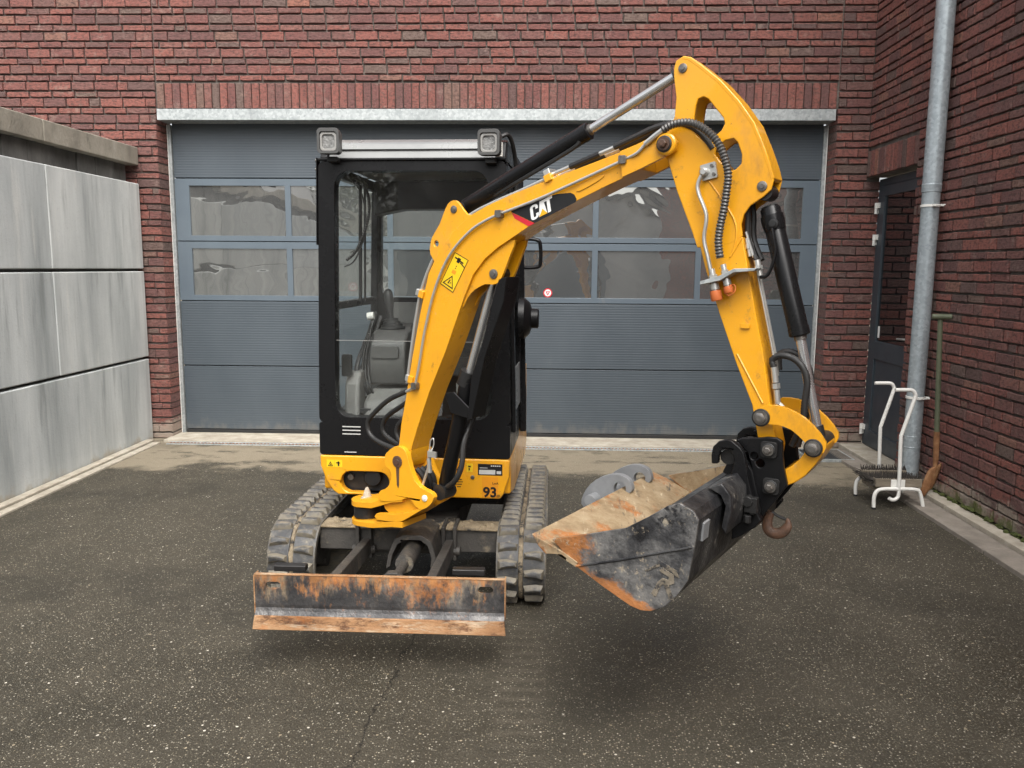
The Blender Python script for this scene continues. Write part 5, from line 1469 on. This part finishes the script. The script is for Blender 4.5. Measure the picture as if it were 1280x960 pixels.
# shell: floor, heel and back, a bent sheet between the side plates
SHELL = [(1.035, .6905), (1.106, .6560), (1.2051, .6085), (1.2961, .5698), (1.33, .5640), (1.3658, .5698), (1.4074, .5925), (1.4473, .6391), (1.4775, .6894), (1.4925, .7971), (1.5005, .875), (1.484, .9005), (1.4448, .9175), (1.41, .905)]
t_ = .011
ins = offs(SHELL, t_)
k = len(SHELL)
for i in range(k - 1):
    a, b, c, d = SHELL[i], SHELL[i + 1], ins[i + 1], ins[i]
    bk.hexa([bp(*a, -BW + .012), bp(*b, -BW + .012), bp(*b, BW - .012), bp(*a, BW - .012), bp(*d, -BW + .012), bp(*c, -BW + .012), bp(*c, BW - .012), bp(*d, BW - .012)])
bucket = bk.build("bucket", 'bucket_out', EX, 0, smooth=40)
for s in (-1, 1):
    MB().prism(SIDE, fbp, s * (BW - .0119), s * BW).build("side_plate", 'bucket_side', bucket, .0025)
# muddy lining so the inside reads as worn steel and clay
li = MB(); ins2 = offs(SHELL, t_ + .002)
for i in range(k - 4):
    a, b = ins2[i], ins2[i + 1]
    li.add([bp(*a, -BW + .0125), bp(*b, -BW + .0125), bp(*b, BW - .0125), bp(*a, BW - .0125)], [(0, 1, 2, 3)])
for s in (-1, 1):
    li.prism([(u + .001, z) for u, z in SIDE[:6]] + [(1.44, .88), (1.46, .70), (1.40, .61), (1.33, .58), (1.21, .625), (1.11, .67)], fbp, s * (BW - .0125), s * (BW - .0135))
li.build("lining", 'bucket_in', bucket, smooth=40)
# cutting edge: thick plate along the lip
LIPQ = [(.940, .728), (.948, .738), (1.06, .690), (1.12, .664), (1.106, .650), (1.03, .686)]
MB().prism([(.938, .733), (1.052, .6965), (1.112, .670), (1.106, .6525), (1.03, .682), (.990, .676), (.962, .700)], fbp, -BW - .003, BW + .003).build("cutting_edge", 'bucket_in', bucket, .003)
# seam on the near side plate, stiffener on the back
MB().tube([bp(1.106, .657, -BW - .001), bp(1.25, .706, -BW - .001), bp(1.487, .795, -BW - .001)], .004, 6, 1).build("weld_seam", 'bucket_out', bucket)
MB().prism([(1.455, .925), (1.500, .905), (1.5155, .875), (1.505, .80), (1.52, .78), (1.535, .86), (1.53, .91), (1.50, .945)], fbp, -.30, .30).build("back_stiffener", 'bucket_out', bucket, .006)
for n in (-.44, .44):
    pass
MB().prism([(1.497, .86), (1.5035, .855), (1.5, .80), (1.4935, .80)], fbp, -.45, -.40).build("plate_mark", 'grey_steel', bucket, .001)
MB().prism([(1.44, .93), (1.50, .915), (1.52, .87), (1.51, .76), (1.56, .76), (1.575, .82), (1.54, .95), (1.50, 1.0), (1.46, .98)], fbp, -.113, .113).build("mount_block", 'black', bucket, .005)
# pressed maker's mark on the near side plate
mk = [[(1.350, .735), (1.405, .775), (1.452, .757), (1.462, .735), (1.448, .74), (1.440, .748), (1.405, .762), (1.360, .735)], [(1.405, .757), (1.445, .742), (1.447, .715), (1.43, .705), (1.45, .66), (1.432, .665), (1.415, .705), (1.408, .703), (1.39, .66), (1.375, .668), (1.395, .71), (1.41, .725), (1.428, .722), (1.43, .732), (1.402, .742)]]
for q in mk: MB().prism([(u - .01, z - .042) for u, z in q], fbp, -BW - .003, -BW - .0003).build("pressed_mark", 'mark_mud', bucket, .001)
# grey hooks gripping the lip
GH = [(.765, .640), (.775, .685), (.805, .730), (.850, .765), (.900, .785), (.945, .787), (.978, .770), (.990, .735), (.978, .718), (.962, .720), (.962, .742), (.945, .757), (.922, .752), (.910, .730), (.915, .700), (.900, .655), (.86, .625), (.80, .62)]
gh = MB()
for n in (.17, .36): gh.prism(smooth2d(GH, 2), fbp, n, n + .028)
gh.cyl(bp(.83, .675, .12), bp(.83, .675, .43), .025, n=18)
gh.build("lip_hook", 'grey_steel', bucket, .004)

# ------------------------------------------------------------------ side door in the right wall
sdx = RX + .10
sdoor = thing("side_door", "dark blue-grey half glazed side door beside the downpipe", "door", (sdx, 6.85, 0))
Y0, Y1, Z1 = 6.40, 7.315, 2.375
def sx(a, b, d): return Vector((sdx + d, a, b))
MB().prism([(Y0 - .04, .05), (Y1, .05), (Y1, Z1), (Y0 - .04, Z1)], sx, .012, .07, [[(Y0 + .02, .06), (Y1 - .055, .06), (Y1 - .055, Z1 - .06), (Y0 + .02, Z1 - .06)]]).build("frame", 'dark_door', sdoor, .004)
leaf = MB().prism([(Y0 + .022, .062), (Y1 - .057, .062), (Y1 - .057, Z1 - .062), (Y0 + .022, Z1 - .062)], sx, .004, .055, [[(Y0 + .12, .99), (Y1 - .15, .99), (Y1 - .15, Z1 - .15), (Y0 + .12, Z1 - .15)], [(Y0 + .12, .20), (Y1 - .15, .20), (Y1 - .15, .83), (Y0 + .12, .83)]]).build("leaf", 'dark_door', sdoor, .004)
MB().prism([(Y0 + .11, .19), (Y1 - .14, .19), (Y1 - .14, .84), (Y0 + .11, .84)], sx, .016, .04).build("panel", 'dark_door', leaf, .008)
MB().prism([(Y0 + .115, .985), (Y1 - .145, .985), (Y1 - .145, Z1 - .145), (Y0 + .115, Z1 - .145)], sx, .020, .030).build("pane", 'dark_glass', leaf, smooth=0)
MB().prism([(Y1 - .20, 1.02), (Y1 - .165, 1.02), (Y1 - .165, 1.12), (Y1 - .20, 1.12)], sx, .018, .0196).build("notice", 'white_plain', leaf, smooth=0)
for z in (2.13, 1.86, .19):
    h = MB().cyl((sdx - .016, Y1 - .035, z), (sdx - .016, Y1 - .035, z + .045), .014, n=14)
    h.cyl((sdx - .016, Y1 - .035, z - .048), (sdx - .016, Y1 - .035, z - .003), .013, n=14).box((sdx - .008, Y1 - .075, z), (sdx + .003, Y1 - .012, z + .045)).box((sdx - .010, Y1 - .03, z - .045), (sdx + .011, Y1 - .005, z - .004))
    h.build("hinge", 'white_paint', sdoor)
MB().tube([(sdx + .004, Y0 + .07, 1.06), (sdx - .05, Y0 + .07, 1.06), (sdx - .055, Y0 + .09, 1.06), (sdx - .055, Y0 + .19, 1.055)], .009, 10, 3).build("handle", 'pipe_steel', leaf)
MB().box((sdx - .006, Y0 + .05, .98), (sdx + .0035, Y0 + .085, 1.14)).build("handle_plate", 'pipe_steel', leaf, .002)

# ------------------------------------------------------------------ downpipe
DPX, DPY = 2.735, 5.92
dp = thing("downpipe", "grey zinc downpipe on the right brick wall", "downpipe", (DPX, DPY, 0))
MB().cyl((DPX, DPY, .055), (DPX, DPY, 2.22), .0595, n=36).build("pipe", 'zinc', dp)
MB().cyl((DPX, DPY, 2.18), (DPX, DPY, 4.9), .0625, n=36).build("pipe", 'zinc', dp)
MB().lathe((DPX, DPY, 2.14), (0, 0, 1), [(0, .0605), (.004, .0645), (.045, .0645), (.049, .0655), (.056, .0655), (.060, .063)], 36).build("sleeve", 'zinc', dp)
MB().lathe((DPX, DPY, .40), (0, 0, 1), [(0, .0598), (.002, .0612), (.006, .0612), (.008, .0598)], 36).lathe((DPX, DPY, .32), (0, 0, 1), [(0, .0598), (.002, .0612), (.006, .0612), (.008, .0598)], 36).build("bead", 'zinc', dp)
for z in (2.04, .68):
    c = MB().lathe((DPX, DPY, z), (0, 0, 1), [(0, .0600), (.001, .0655), (.017, .0655), (.018, .0600)], 36)
    c.cyl((DPX + .06, DPY - .01, z + .01), (RX + .01, DPY - .02, z + .01), .006, n=10).box((DPX - .015, DPY - .085, z + .002), (DPX + .005, DPY - .062, z + .016)).cyl((DPX + .0, DPY - .09, z + .009), (DPX + .06, DPY - .09, z + .012), .004, n=8)
    c.build("pipe_clamp", 'white_paint', dp)

# ------------------------------------------------------------------ spade leaning on the wall
SY = 5.60
spade = thing("spade", "rusty spade with olive green shaft leaning against the brick wall", "spade", (2.72, SY, .05))
def spt(x, z, d=0.0): return Vector((x, SY + d, z))
MB().cyl(spt(2.712, 1.285), spt(2.752, .475), .0165, .0175, n=16).build("shaft", 'olive', spade)
tg = MB(); tg.lathe(spt(2.655, 1.292, 0), (.12, -.03, .0), [(0, .016), (.004, .019), (.118, .019), (.122, .016)], 18)
tg.build("grip", 'olive', spade)
MB().cyl(spt(2.777, 1.289, -.031), spt(2.779, 1.289, -.0315), .012, n=16).build("grip_end", 'black_dull', spade)
so = MB(); so.cyl(spt(2.751, .50), spt(2.760, .30), .021, .019, n=16).cyl(spt(2.760, .31), spt(2.758, .22), .019, .012, n=14)
so.build("socket", 'rust', spade)
# dished, tapered blade built as a curved sheet
rowsn = 9; coln = 7; vs = []; fs = []
for i in range(rowsn):
    t = i / (rowsn - 1)
    z = .262 + (.052 - .262) * t
    cxx = 2.762 - .062 * t
    hw = (.052 + .004 * math.sin(t * 3)) if t < .75 else .054 * math.sqrt(max(.06, 1 - ((t - .75) / .26) ** 2))
    if i == 0: hw = .040
    for j in range(coln):
        s = (j / (coln - 1)) * 2 - 1
        vs.append(Vector((cxx + s * hw * 1.0 + .006, SY + .018 * s * s - .012 + s * .012, z + s * .016)))
for i in range(rowsn - 1):
    for j in range(coln - 1):
        a = i * coln + j; fs.append((a, a + 1, a + coln + 1, a + coln))
sbm = MB().add(vs, fs).build("blade", 'rust', spade, smooth=60)
md = sbm.modifiers.new("thick", 'SOLIDIFY'); md.thickness = .003

# ------------------------------------------------------------------ boot scraper
bsx = thing("boot_scraper", "white tubular boot scraper with brushes beside the downpipe", "boot scraper", (2.43, 5.56, 0))
NP = [(2.372, .078), (2.392, .066), (2.416, .072), (2.433, .099), (2.431, .18), (2.429, .271), (2.421, .48), (2.428, .53), (2.490, .755), (2.492, .79), (2.478, .810), (2.454, .817), (2.36, .816)]
for yy, s in ((5.40, 0), (5.72, -.004)):
    MB().tube([(x + s, yy, z) for x, z in NP], .0125, 12, 4).build("handle", 'white_paint', bsx)
    MB().tube([(2.275, yy, .004), (2.272, yy, .08), (2.286, yy, .122), (2.325, yy, .140), (2.43, yy, .142), (2.545, yy, .140), (2.577, yy, .112), (2.605, yy, .004)], .0125, 12, 4).build("leg", 'white_paint', bsx)
    for x in (2.275, 2.605):
        MB().cyl((x, yy, .001), (x, yy, .014), .0142, n=12).build("foot_cap", 'rubber', bsx)
MB().box((2.385, 5.413, .150), (2.478, 5.419, .202)).build("bracket_plate", 'white_paint', bsx, .002)
MB().box((2.285, 5.420, .148), (2.595, 5.47, .205)).build("brush_board", 'wood_old', bsx, .004)
MB().box((2.285, 5.655, .148), (2.595, 5.705, .205)).build("brush_board", 'wood_old', bsx, .004)
MB().box((2.285, 5.471, .120), (2.595, 5.654, .160)).build("brush_board", 'wood_old', bsx, .004)
for yy in (5.40, 5.72):
    pass
rb = random.Random(21)
for (x0, x1, y0, y1, z0, L, lean) in ((2.285, 2.595, 5.425, 5.465, .204, .038, 0), (2.285, 2.595, 5.48, 5.65, .158, .05, 0), (2.285, 2.595, 5.66, 5.70, .204, .038, 0)):
    t = MB(); xx = x0 + .006
    while xx < x1:
        yy = y0 + .006
        while yy < y1:
            t.cyl((xx + rb.uniform(-.002, .002), yy, z0), (xx + rb.uniform(-.010, .010), yy + rb.uniform(-.01, .01), z0 + L * rb.uniform(.8, 1.1)), .0035, .0012, 5)
            yy += .014
        xx += .0125
    t = t.build("bristles", 'bristle', bsx, smooth=0); t["kind"] = "stuff"
t = MB()
for i in range(60):
    yy = rb.uniform(5.43, 5.70); zz = rb.uniform(.155, .20)
    t.cyl((2.286, yy, zz), (2.286 - rb.uniform(.04, .06), yy + rb.uniform(-.01, .01), zz + rb.uniform(.0, .03)), .0035, .0012, 5)
t = t.build("bristles", 'bristle', bsx, smooth=0); t["kind"] = "stuff"

# ------------------------------------------------------------------ scraper mat by the corner
mat_ = thing("door_mat", "dark ribbed mat in a pale metal frame beside the side door", "mat", (2.5, 6.95, 0))
MB().prism([(2.28, 6.74), (2.66, 6.74), (2.66, 7.14), (2.28, 7.14)], lambda a, b, d: Vector((a, b, d)), .001, .027, [[(2.295, 6.755), (2.645, 6.755), (2.645, 7.125), (2.295, 7.125)]]).build("frame", 'galv', mat_, .002)
MB().box((2.295, 6.755, .001), (2.645, 7.125, .016)).build("base", 'grate_dark', mat_, smooth=0)
x = 2.300
while x < 2.64:
    MB().box((x, 6.757, .0165), (x + .012, 7.123, .026)).build("rib", 'grate_dark', mat_, .002)
    x += .019

# ------------------------------------------------------------------ what the panes mirror: the house and tree across the yard
hs_ = thing("house", "plastered house with dark roof mirrored in the left garage panes", "house", (-11.5, -9, 0))
def hf(a, b, d): return Vector((a, -9 - d, b))
MB().prism([(-17, 0), (-6.8, 0), (-6.8, 3.0), (-11.9, 6.6), (-17, 3.0)], hf, 0, 8).build("wall", 'render_wall', hs_, smooth=0)
MB().prism([(-17.4, 2.7), (-17.4, 2.95), (-11.9, 6.9), (-6.4, 2.95), (-6.4, 2.7), (-11.9, 6.62)], hf, -.4, 8.3).build("roof", 'roof_tile', hs_, smooth=0)
for x in (-15.2, -10.6):
    w = MB().box((x, -8.99, 1.0), (x + 1.4, -8.93, 2.3)).build("window", 'white_paint', hs_, .01)
    MB().box((x + .08, -8.925, 1.08), (x + 1.32, -8.92, 2.22)).build("pane", 'dark_glass', w, smooth=0)
MB().box((-12.7, -8.99, 0), (-11.7, -8.95, 2.1)).build("door", 'dark_door', hs_, .01)
gw = thing("outbuilding", "long pale plaster outbuilding mirrored low in the garage panes", "outbuilding", (1, -9.5, 0))
MB().box((-4.4, -13, 0), (11, -9.3, 3.55)).build("wall", 'render_wall', gw, smooth=0)
MB().box((-4.5, -13.1, 3.555), (11.2, -9.1, 3.75)).build("roof", 'roof_tile', gw, smooth=0)
for x in (-3.9, -.6, 4.5):
    MB().box((x, -9.29, 0), (x + 2.5, -9.25, 2.2)).build("garage_panel", 'door_frame', gw, .01)
rt = random.Random(77)
for (tx, ty, hh, sc) in ((-7.0, -15.5, 2.7, 1.6),):
    tree = thing("tree", "autumn tree between house and outbuilding mirrored in the left panes", "tree", (tx, ty, 0))
    tk = MB(); tk.tube([(tx, ty, -.1), (tx + .05, ty, hh * .5), (tx - .1, ty, hh), (tx, ty, hh + 1.5)], .16, 10, 4)
    for i in range(9):
        a = rt.uniform(0, 6.28); z = rt.uniform(hh * .5, hh + .8)
        tk.tube([(tx, ty, z), (tx + math.cos(a) * .8, ty + math.sin(a) * .8, z + .6), (tx + math.cos(a) * 1.7, ty + math.sin(a) * 1.7, z + 1.0)], .05, 6, 3)
    tk.build("trunk", 'bark', tree)
    cr = MB()
    for i in range(90):
        d = Vector((rt.gauss(0, 1), rt.gauss(0, 1), rt.gauss(0, .9))).normalized() * rt.uniform(.3, 1) ** .5 * sc
        c = Vector((tx, ty, hh + .8)) + d
        for j in range(34):
            p = c + Vector((rt.gauss(0, .26), rt.gauss(0, .26), rt.gauss(0, .22)))
            x_ = Vector((rt.uniform(-1, 1), rt.uniform(-1, 1), rt.uniform(-1, 1))).normalized() * .085
            y_ = x_.cross(Vector((rt.uniform(-1, 1), rt.uniform(-1, 1), rt.uniform(-1, 1)))).normalized() * .05
            cr.add([p - x_, p - y_, p + x_, p + y_], [(0, 1, 2, 3)])
    cr.build("crown", 'leaf', tree, smooth=0)
